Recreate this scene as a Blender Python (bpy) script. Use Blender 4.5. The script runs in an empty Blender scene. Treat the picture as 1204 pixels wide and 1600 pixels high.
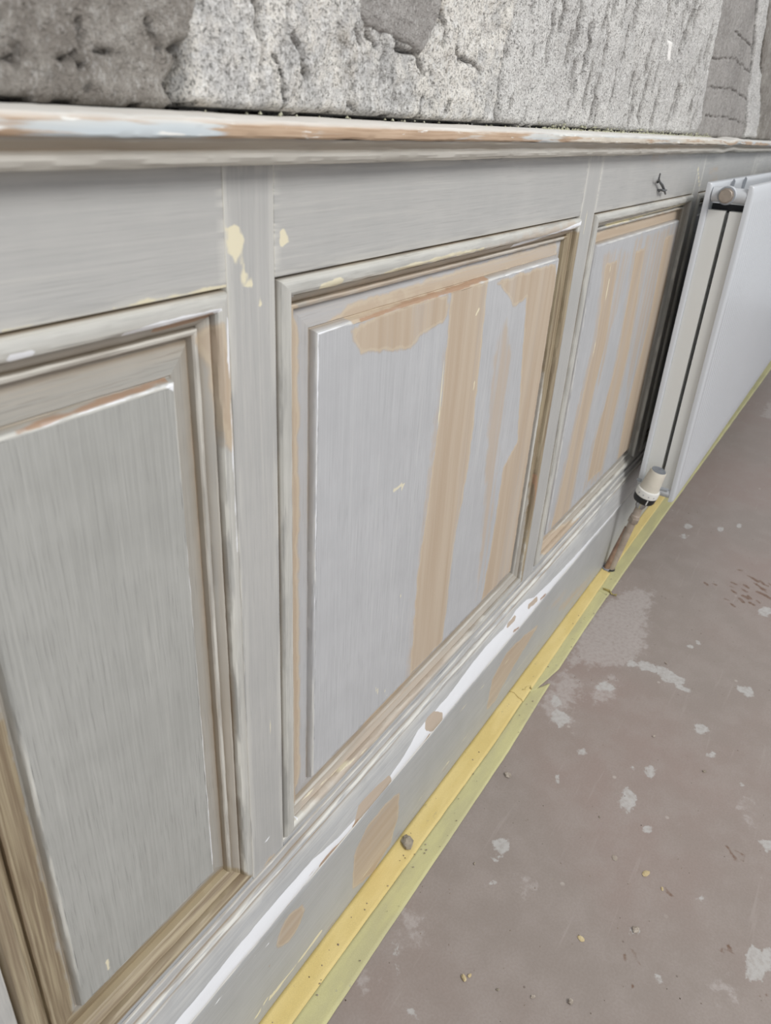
import bpy, math, random
import numpy as np
from mathutils import Matrix, Vector

C = bpy.context.scene.collection
scene = bpy.context.scene
random.seed(7)

# ------------------------------------------------------------------ camera
CAM = np.array([0.0, -0.33, 0.865])
ROT = np.array([[0.5388596361, -0.8406806729, 0.0537242844],     # right
                [-0.3685689836, -0.2926319450, -0.8823397583],   # down
                [0.7574874236, 0.4556561762, -0.4675363645]])    # forward
FPX = 1169.27
cam = bpy.data.cameras.new('camera')
cam.sensor_fit = 'VERTICAL'
cam.sensor_height = 36.0
cam.lens = FPX / 1600 * 36
cam.clip_start = 0.01
cam.dof.use_dof = True
cam.dof.focus_distance = 0.80
cam.dof.aperture_fstop = 11.0
camo = bpy.data.objects.new('camera', cam)
C.objects.link(camo)
M = Matrix.Identity(4)
for i in range(3):
    M[i][0] = ROT[0][i]
    M[i][1] = -ROT[1][i]
    M[i][2] = -ROT[2][i]
    M[i][3] = CAM[i]
camo.matrix_world = M
scene.camera = camo

# ------------------------------------------------------------------ light
world = bpy.data.worlds.new('world')
scene.world = world
world.use_nodes = True
bg = world.node_tree.nodes['Background']
bg.inputs['Color'].default_value = (0.93, 0.96, 1.0, 1)
bg.inputs['Strength'].default_value = 0.70
scene.view_settings.view_transform = 'Standard'
scene.view_settings.look = 'None'
scene.view_settings.gamma = 1
scene.view_settings.use_curve_mapping = False
scene.view_settings.exposure = 0.0


def area_light(name, loc, target, size, power, col):
    l = bpy.data.lights.new(name, 'AREA')
    l.shape = 'RECTANGLE'
    l.size, l.size_y = size
    l.energy = power
    l.color = col
    o = bpy.data.objects.new(name, l)
    o.location = loc
    o.rotation_euler = (Vector(target) - Vector(loc)).to_track_quat('-Z', 'Y').to_euler()
    C.objects.link(o)
    return o


area_light('window_light', (0.4, -2.5, 2.8), (0.7, 0, 0.5), (1.1, 1.2), 75, (1.0, 0.985, 0.96))

# ------------------------------------------------------------------ measuring helpers


def ray(px, py):
    return ROT.T @ np.array([(px - 602) / FPX, (py - 800) / FPX, 1.0])


def onwall(px, py, y=0.0):
    d = ray(px, py)
    p = CAM + d * ((y - CAM[1]) / d[1])
    return p[0], p[2]


def onfloor(px, py, h=0.0):
    d = ray(px, py)
    p = CAM + d * ((h - CAM[2]) / d[2])
    return p[0], p[1]


def hash2(xi, yi, seed):
    h = (xi.astype(np.int64) * 374761393 + yi.astype(np.int64) * 668265263 + seed * 974634721) & 0xffffffff
    h = ((h ^ (h >> 13)) * 1274126177) & 0xffffffff
    h = (h ^ (h >> 16)) & 0xffff
    return h / 65535.0


def vnoise(x, y, seed=0):
    x = np.asarray(x, float)
    y = np.asarray(y, float)
    x, y = np.broadcast_arrays(x, y)
    xi = np.floor(x)
    yi = np.floor(y)
    fx = x - xi
    fy = y - yi
    fx = fx * fx * (3 - 2 * fx)
    fy = fy * fy * (3 - 2 * fy)
    a = hash2(xi, yi, seed)
    b = hash2(xi + 1, yi, seed)
    c = hash2(xi, yi + 1, seed)
    d = hash2(xi + 1, yi + 1, seed)
    return (a * (1 - fx) + b * fx) * (1 - fy) + (c * (1 - fx) + d * fx) * fy


def fbm(x, y, seed=0, octaves=4, gain=0.5):
    t = 0
    amp = 1.0
    s = 0
    for k in range(octaves):
        t = t + amp * (vnoise(x * 2 ** k, y * 2 ** k, seed + 17 * k) - 0.5)
        s += amp
        amp *= gain
    return t / s


def sdf(poly, X, Y):
    """signed distance, positive inside"""
    poly = np.asarray(poly, float)
    out = np.full(X.shape, -0.05)
    m = (X > poly[:, 0].min() - .05) & (X < poly[:, 0].max() + .05) & (Y > poly[:, 1].min() - .05) & (Y < poly[:, 1].max() + .05)
    if not m.any():
        return out
    x = X[m]
    y = Y[m]
    d = np.full(x.shape, 1e9)
    ins = np.zeros(x.shape, bool)
    n = len(poly)
    for i in range(n):
        ax, ay = poly[i]
        bx, by = poly[(i + 1) % n]
        ex, ey = bx - ax, by - ay
        L = ex * ex + ey * ey + 1e-12
        t = np.clip(((x - ax) * ex + (y - ay) * ey) / L, 0, 1)
        d = np.minimum(d, np.hypot(x - ax - t * ex, y - ay - t * ey))
        if ay != by:
            c = ((ay > y) != (by > y)) & (x < (bx - ax) * (y - ay) / (by - ay) + ax)
            ins ^= c
    out[m] = np.clip(np.where(ins, d, -d), -.05, .05)
    return out


def sdline(pts, r, X, Y):
    """stroke: polyline with a radius"""
    d = np.full(X.shape, 1e9)
    for (ax, ay), (bx, by) in zip(pts[:-1], pts[1:]):
        ex, ey = bx - ax, by - ay
        L = ex * ex + ey * ey + 1e-12
        t = np.clip(((X - ax) * ex + (Y - ay) * ey) / L, 0, 1)
        d = np.minimum(d, np.hypot(X - ax - t * ex, Y - ay - t * ey))
    return np.clip(r - d, -.05, .05)


# marks left by the decorator: (surface, layer, points measured on the photo) -> stored in metres on the surface
MARKS = {}
PLANE = {'field': .0025, 'margin': .008, 'frame': 0.0, 'mould': 0.003, 'plinth': -.012, 'ridge': -.015, 'bevel': .005}


def mark(surface, layer, pts, r=None, grow=0.0):
    if layer == 'cream' and r is not None and r <= .0014:
        layer = 'line'
    if surface == 'floor':
        w = [onfloor(*p) for p in pts]
    else:
        w = [onwall(p[0], p[1], PLANE[surface]) for p in pts]
    MARKS.setdefault(surface, {}).setdefault(layer, []).append((w, r, grow))


def layers_at(surface, X, Y):
    res = {}
    for layer, lst in MARKS.get(surface, {}).items():
        v = np.full(X.shape, -.05)
        for w, r, grow in lst:
            q = sdf(w, X, Y) if r is None else sdline(w, r, X, Y)
            v = np.maximum(v, q + grow)
        res[layer] = v + 1.0
    return res


# --- panel fields
mark('field', 'filler', [(706, 445), (762, 440), (733, 720), (709, 850), (691, 1002), (640, 1056), (652, 900), (672, 760), (690, 620)])
mark('field', 'thin', [(692, 560), (706, 445), (690, 620), (672, 760), (652, 900), (640, 1056), (634, 1060), (642, 930), (660, 800), (676, 690)])
mark('field', 'filler', [(545, 514), (600, 488), (700, 458), (697, 500), (660, 522), (640, 545), (600, 548), (562, 553)])
mark('field', 'filler', [(775, 440), (868, 410), (870, 560), (846, 720), (823, 770), (806, 850), (797, 900), (765, 925), (752, 938), (766, 860), (777, 790), (786, 730), (808, 690), (813, 600), (822, 465), (803, 480), (788, 455)])
mark('field', 'thin', [(770, 560), (790, 500), (800, 560), (780, 690), (770, 800), (752, 930), (744, 940), (755, 800)])
for band in ([(944, 402), (970, 393), (950, 530), (930, 610), (908, 706), (884, 830), (850, 854), (874, 760), (890, 690), (928, 530)],
             [(992, 381), (1012, 376), (986, 540), (958, 660), (940, 740), (912, 765), (926, 690), (962, 560)],
             [(1038, 362), (1056, 356), (1032, 500), (1000, 650), (978, 735), (956, 752), (974, 650), (1010, 510)]):
    mark('field', 'thin', band, None, .003)
    mark('field', 'filler', band, None, -.011)
mark('field', 'thin', [(990, 378), (1060, 352), (1058, 372), (1000, 395)], None, .002)
mark('field', 'thin', [(966, 400), (990, 390), (970, 470), (952, 520), (945, 560), (930, 620)])
mark('field', 'thin', [(1009, 376), (1042, 362), (1018, 500), (985, 640), (972, 690), (985, 540)])
mark('field', 'cream', [(955, 405), (951, 440), (944, 475)], .0018)
mark('field', 'cream', [(930, 535), (925, 560)], .0016)
mark('field', 'cream', [(750, 480), (744, 492)], .002)
mark('field', 'cream', [(741, 595), (738, 612)], .0018)
mark('field', 'cream', [(693, 560), (687, 640), (680, 690)], .0014)
for a in ([(617, 755), (616, 775)], [(626, 750), (628, 768)], [(613, 768), (632, 756)]):
    mark('field', 'cream', a, .00135)
mark('field', 'cream', [(624, 925), (628, 938)], .0012)
mark('field', 'cream', [(620, 965), (622, 972)], .001)
for a in ([(587, 1075), (583, 1100), (590, 1085), (590, 1075)], [(600, 1076), (604, 1088)], [(612, 1070), (622, 1062)], [(572, 1108), (580, 1100)], [(560, 1125), (562, 1130)]):
    mark('field', 'cream', a, .0010)
mark('field', 'cream', [(168, 1500), (171, 1512)], .0016)
mark('field', 'white', [(500, 520), (545, 505)], .0007)
mark('field', 'white', [(790, 430), (868, 405)], .0007)
mark('field', 'white', [(262, 603), (272, 606)], .0016)
mark('field', 'white', [(275, 595), (292, 830), (316, 1130), (333, 1350)], .0008)
mark('field', 'white', [(497, 520), (492, 900), (486, 1215)], .0007)
mark('field', 'white', [(872, 408), (846, 600), (797, 900)], .0009)
mark('field', 'wood', [(4, 1140), (60, 1370), (112, 1570)], .0008)
# --- bevel and margin of the raised panels
mark('bevel', 'wood', [(560, 500), (640, 473), (700, 455), (762, 434)], .0012)
mark('bevel', 'filler', [(545, 510), (640, 474), (762, 436), (762, 428), (640, 462), (545, 498)])
mark('bevel', 'wood', [(20, 676), (120, 642), (200, 616), (266, 594)], .0008)
mark('bevel', 'white', [(60, 664), (120, 645), (268, 598)], .0005)
mark('margin', 'filler', [(510, 505), (545, 478), (640, 448), (760, 410), (872, 378), (872, 402), (760, 434), (640, 470), (545, 505)])
mark('margin', 'filler', [(926, 366), (1068, 320), (1068, 354), (938, 396)])
mark('margin', 'filler', [(1050, 360), (1064, 350), (1000, 720), (985, 730)])
mark('margin', 'filler', [(452, 488), (469, 497), (470, 1222), (455, 1250)])
mark('margin', 'dirt', [(880, 380), (893, 372), (818, 900), (803, 908)])
mark('margin', 'filler', [(806, 905), (640, 1058), (560, 1140), (572, 1142), (650, 1074), (812, 912)])
mark('margin', 'dirt', [(0, 1080), (120, 1590), (120, 1640), (0, 1640), (-60, 1300)])
mark('bevel', 'wood', [(806, 905), (640, 1058), (560, 1136), (520, 1176)], .0016)
mark('bevel', 'filler', [(-6, 1100), (116, 1584), (200, 1640), (0, 1640), (-60, 1300)])
mark('bevel', 'filler', [(112, 1592), (340, 1352), (398, 1370), (200, 1570), (112, 1640)])
mark('margin', 'dirt', [(112, 1590), (345, 1362), (398, 1370), (200, 1570), (112, 1640)])
mark('margin', 'thin', [(300, 535), (318, 530), (345, 800), (355, 1000), (330, 1000)])
mark('margin', 'thin', [(840, 850), (1000, 735), (1000, 745), (845, 868)])
mark('margin', 'wood', [(490, 1218), (520, 1185)], .0008)
# --- mouldings
mark('mould', 'filler', [(300, 528), (335, 498), (350, 560), (354, 700), (340, 700), (322, 560)])
mark('mould', 'filler', [(455, 470), (470, 478), (473, 1240), (452, 1270)])
mark('mould', 'dirt', [(0, 1140), (114, 1590), (114, 1660), (0, 1660), (-40, 1400)], None, .0)
mark('mould', 'dirt', [(112, 1590), (345, 1352), (398, 1365), (240, 1520), (160, 1610), (112, 1640)])
mark('mould', 'dirt', [(884, 365), (900, 360), (826, 890), (806, 910)])
mark('mould', 'thin', [(480, 470), (890, 345), (895, 365), (640, 440), (480, 486)])
mark('mould', 'filler', [(840, 850), (998, 732), (998, 740), (842, 866)])
mark('mould', 'filler', [(930, 365), (1064, 325), (1068, 335), (935, 378)])
mark('mould', 'thin', [(808, 906), (480, 1225), (470, 1262), (590, 1148), (700, 1048), (818, 925)])
mark('mould', 'cream', [(818, 920), (700, 1040), (590, 1140), (470, 1255)], .0007)
mark('mould', 'white', [(175, 518), (230, 500), (290, 487), (332, 478), (334, 484), (290, 496), (230, 511), (180, 524)])
mark('mould', 'wood', [(240, 515), (290, 500), (322, 490)], .0022)
mark('mould', 'white', [(340, 490), (348, 500), (345, 610), (340, 560)])
mark('mould', 'white', [(346, 620), (358, 860)], .0011)
mark('mould', 'white', [(0, 556), (34, 547)], .0016)
mark('mould', 'cream', [(490, 446), (520, 437)], .003)
mark('mould', 'cream', [(590, 425), (700, 395), (745, 387)], .0016)
mark('mould', 'white', [(445, 440), (455, 455), (452, 900), (458, 1285)], .0009)
mark('mould', 'white', [(800, 385), (870, 360), (904, 345)], .002)
mark('mould', 'cream', [(950, 352), (1010, 336), (1070, 318)], .002)
mark('mould', 'wood', [(826, 800), (832, 740)], .0016)
mark('mould', 'cream', [(190, 1532), (260, 1462), (330, 1394)], .0003)
# --- stiles and rails
for a_, b_, r_ in (((356, 350), (361, 398), .0026), ((364, 356), (369, 392), .0024), ((373, 360), (378, 386), .0026), ((382, 366), (385, 380), .0020), ((362, 402), (368, 408), .0016), ((374, 406), (377, 444), .0022), ((383, 416), (386, 446), .0024), ((391, 432), (394, 448), .0016)):
    mark('frame', 'cream', [a_, b_], r_)
mark('frame', 'cream', [(405, 371), (413, 373), (411, 388), (404, 387)])
mark('frame', 'cream', [(434, 360), (446, 356), (453, 372), (448, 387), (436, 386)])
mark('frame', 'cream', [(399, 462), (409, 462), (411, 480), (400, 478)])
mark('frame', 'cream', [(393, 488), (399, 490)], .0012)
mark('frame', 'cream', [(365, 478), (362, 470)], .001)
mark('frame', 'cream', [(170, 481), (240, 465), (300, 455), (355, 446)], .0018)
mark('frame', 'cream', [(0, 516), (60, 503)], .001)
mark('frame', 'cream', [(910, 370), (917, 330)], .0012)
mark('frame', 'cream', [(1090, 262), (1092, 290)], .003)
mark('frame', 'thin', [(1018, 245), (1036, 245), (1036, 256), (1016, 254)])
mark('frame', 'thin', [(1108, 265), (1120, 262), (1120, 280), (1108, 283)])
mark('frame', 'cream', [(915, 318), (912, 326)], .0015)
mark('frame', 'cream', [(424, 1100), (420, 1180)], .0006)
mark('frame', 'filler', [(396, 1376), (422, 1338), (440, 1328), (430, 1350), (400, 1386)])
mark('frame', 'white', [(398, 1340), (425, 1300)], .0016)
mark('frame', 'filler', [(270, 1534), (276, 1505), (300, 1478), (331, 1458), (330, 1470), (312, 1500), (280, 1530)])
# --- plinth
mark('plinth', 'filler', [(549, 1390), (552, 1335), (572, 1290), (604, 1252), (623, 1238), (621, 1272), (610, 1315), (582, 1362)])
mark('plinth', 'filler', [(431, 1480), (434, 1455), (448, 1430), (470, 1414), (475, 1422), (466, 1448), (448, 1474)])
mark('plinth', 'filler', [(758, 1110), (768, 1060), (790, 1020), (820, 990), (842, 975), (812, 1022), (785, 1070), (772, 1096)])
mark('plinth', 'thin', [(870, 950), (900, 920), (926, 895), (905, 930), (880, 955)])
mark('plinth', 'thin', [(845, 955), (880, 925), (900, 905), (870, 945)])
mark('plinth', 'cream', [(420, 1560), (460, 1510), (500, 1455)], .0028)
mark('plinth', 'cream', [(398, 1590), (425, 1545)], .0022)
mark('plinth', 'cream', [(676, 1222), (700, 1190)], .0018)
mark('plinth', 'cream', [(700, 1130), (755, 1070)], .0012)
mark('plinth', 'cream', [(786, 1040), (806, 1012)], .0010)
mark('plinth', 'white', [(310, 1605), (345, 1555), (390, 1500), (420, 1472)], .0010)
mark('plinth', 'wood', [(420, 1508), (423, 1504)], .0014)
mark('plinth', 'wood', [(404, 1598), (470, 1508), (545, 1405), (625, 1296), (732, 1149), (830, 1022), (939, 889)], .0006)
mark('plinth', 'cream', [(470, 1500), (545, 1398), (625, 1289), (732, 1143), (830, 1016)], .0006)
# --- chipped ridge of the skirting
WTOP = [(.10, .165), (.25, .170), (.33, .173), (.42, .171), (.46, .163), (.50, .159), (.55, .159), (.60, .166), (.64, .178), (.73, .178), (.79, .183), (.845, .185), (.90, .181), (.95, .187), (.99, .185), (1.02, .174), (1.1, .168), (1.2, .162), (1.4, .157), (1.5, .156)]
MARKS.setdefault('ridge', {}).setdefault('white', []).append((WTOP + [(1.5, .1478), (.10, .1478)], None, 0.0))
mark('ridge', 'patch', [(548, 1292), (560, 1260), (585, 1232), (607, 1210), (610, 1222), (590, 1250), (565, 1280)])
mark('ridge', 'patch', [(663, 1142), (668, 1125), (680, 1112), (690, 1112), (688, 1126), (675, 1142)])
mark('ridge', 'wood', [(655, 1168), (668, 1148)], .0030)
mark('ridge', 'wood', [(498, 1350), (515, 1330), (538, 1308)], .0034)
mark('ridge', 'wood', [(548, 1290), (556, 1280)], .0018)
mark('ridge', 'patch', [(446, 1418), (458, 1405), (470, 1392)], .0030)
mark('ridge', 'patch', [(795, 978), (806, 966)], .0045)
mark('ridge', 'wood', [(800, 986), (808, 980)], .0020)
mark('ridge', 'patch', [(826, 948), (838, 936)], .0045)
mark('ridge', 'wood', [(842, 936), (850, 928)], .0022)
mark('ridge', 'wood', [(890, 885), (905, 868)], .0016)
mark('ridge', 'wood', [(480, 1368), (488, 1358)], .0014)


def ell(px, py, rx, ry, n=14, seed=0, rot=0.0):
    rnd = random.Random(int(px * 7 + py) + seed)
    pts = []
    for k in range(n):
        a = 2 * math.pi * k / n
        q = 1 + rnd.uniform(-.22, .22)
        x, y = rx * q * math.cos(a), ry * q * math.sin(a)
        pts.append((px + x * math.cos(rot) - y * math.sin(rot), py + x * math.sin(rot) + y * math.cos(rot)))
    return pts


for e in [(981, 1250, 13, 18), (781, 1321, 12, 13), (1014, 1211, 10, 6), (1166, 1080, 14, 8, 14, 0, .5), (1094, 1139, 11, 8), (1201, 1322, 12, 12),
          (1184, 1508, 22, 26), (911, 1174, 9, 5), (1027, 1530, 9, 6), (1011, 1296, 7, 5), (993, 1455, 8, 6), (1018, 1200, 6, 4), (1110, 1178, 6, 4),
          (945, 1073, 13, 7), (1095, 1403, 6, 4), (1195, 955, 12, 7), (1078, 1010, 4, 4), (870, 1216, 4, 6), (773, 1340, 4, 3), (988, 1200, 3, 3),
          (1045, 1055, 26, 8, 14, 3, .55), (1012, 1042, 18, 7, 12, 1, .2), (986, 1037, 10, 6), (874, 1122, 12, 14), (868, 1098, 8, 10), (1075, 822, 8, 3), (1068, 838, 4, 4),
          (1126, 826, 5, 4), (1154, 822, 4, 3), (1092, 1004, 4, 3), (1156, 1226, 3, 2)]:
    mark('floor', 'white', ell(*e))
for e in [(820, 1387, 8, 10), (1130, 1543, 18, 16), (640, 1447, 20, 24), (570, 1530, 10, 10)]:
    mark('floor', 'haze', ell(*e), None, -.004)
mark('floor', 'haze', [(905, 985), (945, 940), (985, 920), (1020, 925), (1010, 960), (1005, 1010), (985, 1040), (930, 1040), (890, 1035)])
mark('floor', 'haze', [(845, 1100), (880, 1050), (905, 1065), (900, 1090), (885, 1110), (890, 1135), (865, 1125)])
mark('floor', 'haze', [(925, 1075), (960, 1060), (955, 1090), (930, 1098)])
mark('floor', 'haze', [(1190, 650), (1204, 625), (1230, 625), (1215, 660)])
mark('floor', 'haze', [(1130, 1250), (1180, 1235), (1190, 1330), (1160, 1300)], None, -.02)
mark('floor', 'white', [(1035, 1060), (1060, 1074), (1076, 1080)], .004)
mark('floor', 'white', [(757, 1380), (775, 1378)], .0012)
mark('floor', 'white', [(616, 1480), (622, 1525)], .0009)
mark('floor', 'white', [(622, 1560), (660, 1600)], .0007)
rnd = random.Random(3)
for k in range(26):
    x, y = rnd.uniform(1125, 1200), rnd.uniform(895, 945)
    if (x - 1165) * .5 + (y - 920) > 34 or (x - 1165) * .5 + (y - 920) < -22:
        continue
    mark('floor', 'brown', [(x, y), (x + rnd.uniform(4, 9), y + rnd.uniform(2, 6))], rnd.uniform(.002, .0045))
for a in ([(1100, 910), (1106, 915)], [(1112, 912), (1118, 914)], [(1152, 890), (1160, 892)], [(1168, 900), (1178, 904)]):
    mark('floor', 'brown', a, .003)
for a in ([(990, 1495), (996, 1502), (1000, 1505)], [(984, 1483), (992, 1488)], [(1020, 1507), (1028, 1511)], [(985, 1543), (988, 1541)], [(1067, 1534), (1070, 1536)],
          [(1140, 1328), (1146, 1342), (1156, 1347), (1162, 1343)], [(1134, 1322), (1138, 1325)], [(1148, 1330), (1162, 1337)], [(1193, 1342), (1197, 1343)],
          [(1037, 1386), (1044, 1396), (1052, 1402)], [(1188, 1556), (1200, 1556)], [(1120, 1485), (1150, 1488)], [(976, 1490), (976, 1503)]):
    mark('floor', 'brown', a, .0017)
for e in [(1128, 1290, 10, 7), (1135, 1480, 16, 8), (1010, 1518, 10, 6)]:
    mark('floor', 'brown', ell(*e), None, -.004)

# ------------------------------------------------------------------ materials


def lin(c):
    return tuple(((v / 255) / 12.92 if v / 255 <= .04045 else ((v / 255 + .055) / 1.055) ** 2.4) for v in c) + (1,)


class NT:
    def __init__(self, name):
        self.m = bpy.data.materials.new(name)
        self.m.use_nodes = True
        self.t = self.m.node_tree
        self.p = self.t.nodes['Principled BSDF']

    def n(self, kind, **kw):
        nd = self.t.nodes.new(kind)
        for k, v in kw.items():
            setattr(nd, k, v)
        return nd

    def set(self, sock, v):
        if isinstance(v, bpy.types.NodeSocket):
            self.t.links.new(v, sock)
        else:
            sock.default_value = v

    def math(self, op, a, b=0.0, c=None):
        nd = self.n('ShaderNodeMath', operation=op)
        self.set(nd.inputs[0], a)
        self.set(nd.inputs[1], b)
        if c is not None:
            self.set(nd.inputs[2], c)
        return nd.outputs[0]

    def attr(self, name, vec=False):
        nd = self.n('ShaderNodeAttribute', attribute_name=name)
        return nd.outputs['Vector' if vec else 'Fac']

    def pos(self):
        return self.n('ShaderNodeNewGeometry').outputs['Position']

    def scale(self, v, s):
        nd = self.n('ShaderNodeVectorMath', operation='MULTIPLY')
        self.set(nd.inputs[0], v)
        nd.inputs[1].default_value = s
        return nd.outputs[0]

    def noise(self, v, s, detail=3.0, rough=0.55):
        nd = self.n('ShaderNodeTexNoise')
        self.set(nd.inputs['Vector'], v)
        nd.inputs['Scale'].default_value = s
        nd.inputs['Detail'].default_value = detail
        nd.inputs['Roughness'].default_value = rough
        return nd.outputs['Fac']

    def step(self, v, lo, hi, a=0.0, b=1.0):
        nd = self.n('ShaderNodeMapRange', interpolation_type='SMOOTHSTEP')
        self.set(nd.inputs[0], v)
        for i, q in enumerate((lo, hi, a, b)):
            nd.inputs[1 + i].default_value = q
        return nd.outputs[0]

    def mix(self, f, a, b):
        nd = self.n('ShaderNodeMix', data_type='RGBA')
        self.set(nd.inputs[0], f)
        self.set(nd.inputs[6], a)
        self.set(nd.inputs[7], b)
        return nd.outputs[2]

    def bump(self, h, dist, strength=1.0, prev=None):
        nd = self.n('ShaderNodeBump')
        nd.inputs['Strength'].default_value = strength
        nd.inputs['Distance'].default_value = dist
        self.set(nd.inputs['Height'], h)
        if prev is not None:
            self.set(nd.inputs['Normal'], prev)
        return nd.outputs[0]

    def done(self, col, rough, nrm=None, metal=0.0, spec=None):
        self.set(self.p.inputs['Base Color'], col)
        self.set(self.p.inputs['Roughness'], rough)
        self.set(self.p.inputs['Metallic'], metal)
        if spec is not None:
            self.p.inputs['Specular IOR Level'].default_value = spec
        if nrm is not None:
            self.set(self.p.inputs['Normal'], nrm)
        return self.m


TAN = lin((186, 170, 152))
CREAM = lin((226, 218, 190))
WHITE = lin((236, 238, 242))
WOOD = lin((172, 126, 98))


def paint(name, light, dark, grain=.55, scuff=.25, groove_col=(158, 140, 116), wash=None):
    q = NT(name)
    gv = q.attr('gv', True)
    n1 = q.noise(q.scale(gv, (10, 520, 1)), 1.0, 3)
    n2 = q.noise(q.scale(gv, (3, 70, 1)), 1.0, 3)
    n3 = q.noise(q.pos(), 7.0, 3)
    n4 = q.noise(q.scale(gv, (1.6, 22, 1)), 1.0, 2)
    n0 = q.noise(q.pos(), 26.0, 4, .6)
    f = q.math('ADD', q.math('MULTIPLY', n1, .42), q.math('ADD', q.math('MULTIPLY', n2, .14), q.math('ADD', q.math('MULTIPLY', n3, .30), q.math('MULTIPLY', n0, .24))))
    f = q.step(f, .55 - .19, .55 + .19)
    col = q.mix(f, lin(dark), lin(light))
    # fine dark dashes where the open grain shows through the paint
    dash = q.noise(q.scale(gv, (26, 950, 1)), 1.0, 2)
    gm = q.math('MULTIPLY', q.step(dash, .56, .68), q.step(n3, .30, .62, .25, 1.0))
    col = q.mix(q.math('MULTIPLY', gm, grain * .55), col, lin(tuple(v * .72 for v in dark)))
    # thin lighter scuffs along the grain
    sc = q.step(q.math('MULTIPLY', n2, n1), .34, .44, 0, scuff)
    col = q.mix(sc, col, lin((222, 219, 205)))
    # dirt and filler in the profile grooves, also painted in for their shadow lines
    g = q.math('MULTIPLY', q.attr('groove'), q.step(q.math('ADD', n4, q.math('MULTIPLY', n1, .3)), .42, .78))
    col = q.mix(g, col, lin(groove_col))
    # worn arrises
    a = q.math('MULTIPLY', q.attr('arris'), q.step(q.math('ADD', q.noise(q.scale(gv, (14, 200, 1)), 1.0, 4), q.math('MULTIPLY', n3, .5)), .66, .80))
    col = q.mix(a, col, lin((231, 229, 220)))
    p = q.pos()
    e1 = q.noise(p, 55, 3)
    e2 = q.noise(q.scale(gv, (45, 380, 1)), 1.0, 4)
    wob = q.math('ADD', q.math('MULTIPLY', q.math('SUBTRACT', e1, .5), .012), q.math('MULTIPLY', q.math('SUBTRACT', e2, .5), .0032))
    fill_h = None
    for layer, c, w, op, k in (('thin', TAN, .006, .72, 1.8), ('dirt', TAN, .002, .9, .8), ('filler', TAN, .0018, .95, .8), ('cream', CREAM, .0006, .92, .35), ('line', CREAM, .0004, .8, .09), ('white', WHITE, .0005, .95, .22), ('patch', TAN, .0006, .95, .3), ('wood', WOOD, .0005, .85, .18)):
        d = q.math('ADD', q.math('SUBTRACT', q.attr(layer), 1.0), q.math('MULTIPLY', wob, k))
        mk = q.step(d, -w, w, 0, op)
        cc = c
        if layer == 'filler':
            cc = q.mix(q.step(n2, .3, .7), lin((180, 161, 139)), lin((190, 174, 154)))
            # drier edge of each filled patch
            rim = q.math('MULTIPLY', q.step(d, .0, .0012), q.step(d, .0042, .002))
            cc = q.mix(q.math('MULTIPLY', rim, .25), cc, lin((214, 204, 180)))
            fill_h = mk
            mk = q.math('MULTIPLY', mk, q.step(q.math('ADD', n4, q.math('MULTIPLY', n1, .4)), .42, .70, .62, 1.0))
        if layer == 'dirt':
            cc = q.mix(q.step(n1, .3, .7), lin((126, 108, 84)), lin((172, 158, 130)))
        if layer == 'wood':
            cc = q.mix(n1, lin((148, 116, 92)), lin((186, 154, 128)))
        if layer == 'thin':
            mk = q.math('MULTIPLY', mk, q.step(n2, .35, .62))
        col = q.mix(mk, col, cc)
    nb = q.bump(n1, .00016, .4)
    nb = q.bump(n2, .0006, .25, nb)
    nb = q.bump(fill_h, .0005, .35, nb)
    rough = q.math('ADD', .40, q.math('ADD', q.math('MULTIPLY', fill_h, .3), q.math('MULTIPLY', n2, .15)))
    return q.done(col, rough, nb, spec=.35)


def plain(name, rgb, rough=.5, metal=0.0, var=.0, scale=40.0, bump=0.0, dark=None):
    q = NT(name)
    n = q.noise(q.pos(), scale, 4)
    d = dark or tuple(v * .8 for v in rgb)
    col = q.mix(q.step(n, .3, .7, 1 - var, 1), lin(d), lin(rgb))
    nb = q.bump(n, bump, .6) if bump else None
    return q.done(col, rough, nb, metal)


M_RAIL = paint('frame_paint', (182, 181, 178), (169, 169, 167), .3, .06)
M_MOULD = paint('moulding_paint', (186, 185, 180), (168, 167, 162), .4, .2)
M_FIELD1 = paint('panel_paint_grey', (173, 173, 169), (155, 155, 151), .75, .05)
M_FIELD2 = paint('panel_paint_pale', (189, 190, 192), (175, 176, 178), .5, .10)
M_PLINTH = paint('plinth_paint', (180, 181, 181), (164, 165, 165), .3, .06)
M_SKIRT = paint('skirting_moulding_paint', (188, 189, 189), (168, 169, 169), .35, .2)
M_DADO = paint('dado_paint', (190, 186, 178), (172, 168, 160), .4, .3)


def dado_nose():
    q = NT('dado_stripped_edge')
    gv = q.attr('gv', True)
    a = q.noise(q.scale(gv, (7, 140, 1)), 1.0, 5, .6)
    sx = q.n('ShaderNodeSeparateXYZ')
    q.set(sx.inputs[0], q.pos())
    zone = q.math('ADD', q.step(sx.outputs[0], .27, .34, .07, -.10), q.step(sx.outputs[0], .72, .80, 0, .16))
    b = q.noise(q.scale(gv, (18, 500, 1)), 1.0, 3)
    c = q.noise(q.pos(), 9, 2)
    col = q.mix(q.step(b, .3, .7), lin((172, 146, 122)), lin((194, 170, 146)))
    pn = q.mix(q.step(q.noise(q.scale(gv, (3, 60, 1)), 1.0, 2), .4, .6), lin((196, 204, 208)), lin((208, 200, 186)))
    col = q.mix(q.step(q.math('ADD', q.math('ADD', a, q.math('MULTIPLY', q.math('SUBTRACT', c, .5), .6)), zone), .46, .56), col, pn)
    d = q.noise(q.scale(gv, (30, 260, 1)), 1.0, 4)
    col = q.mix(q.step(d, .62, .68), col, lin((230, 230, 226)))
    top = q.math('MULTIPLY', q.attr('arris'), .9)
    col = q.mix(top, col, lin((216, 213, 207)))
    return q.done(col, .6, q.bump(a, .0006, .5), spec=.3)


M_NOSE = dado_nose()


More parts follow.
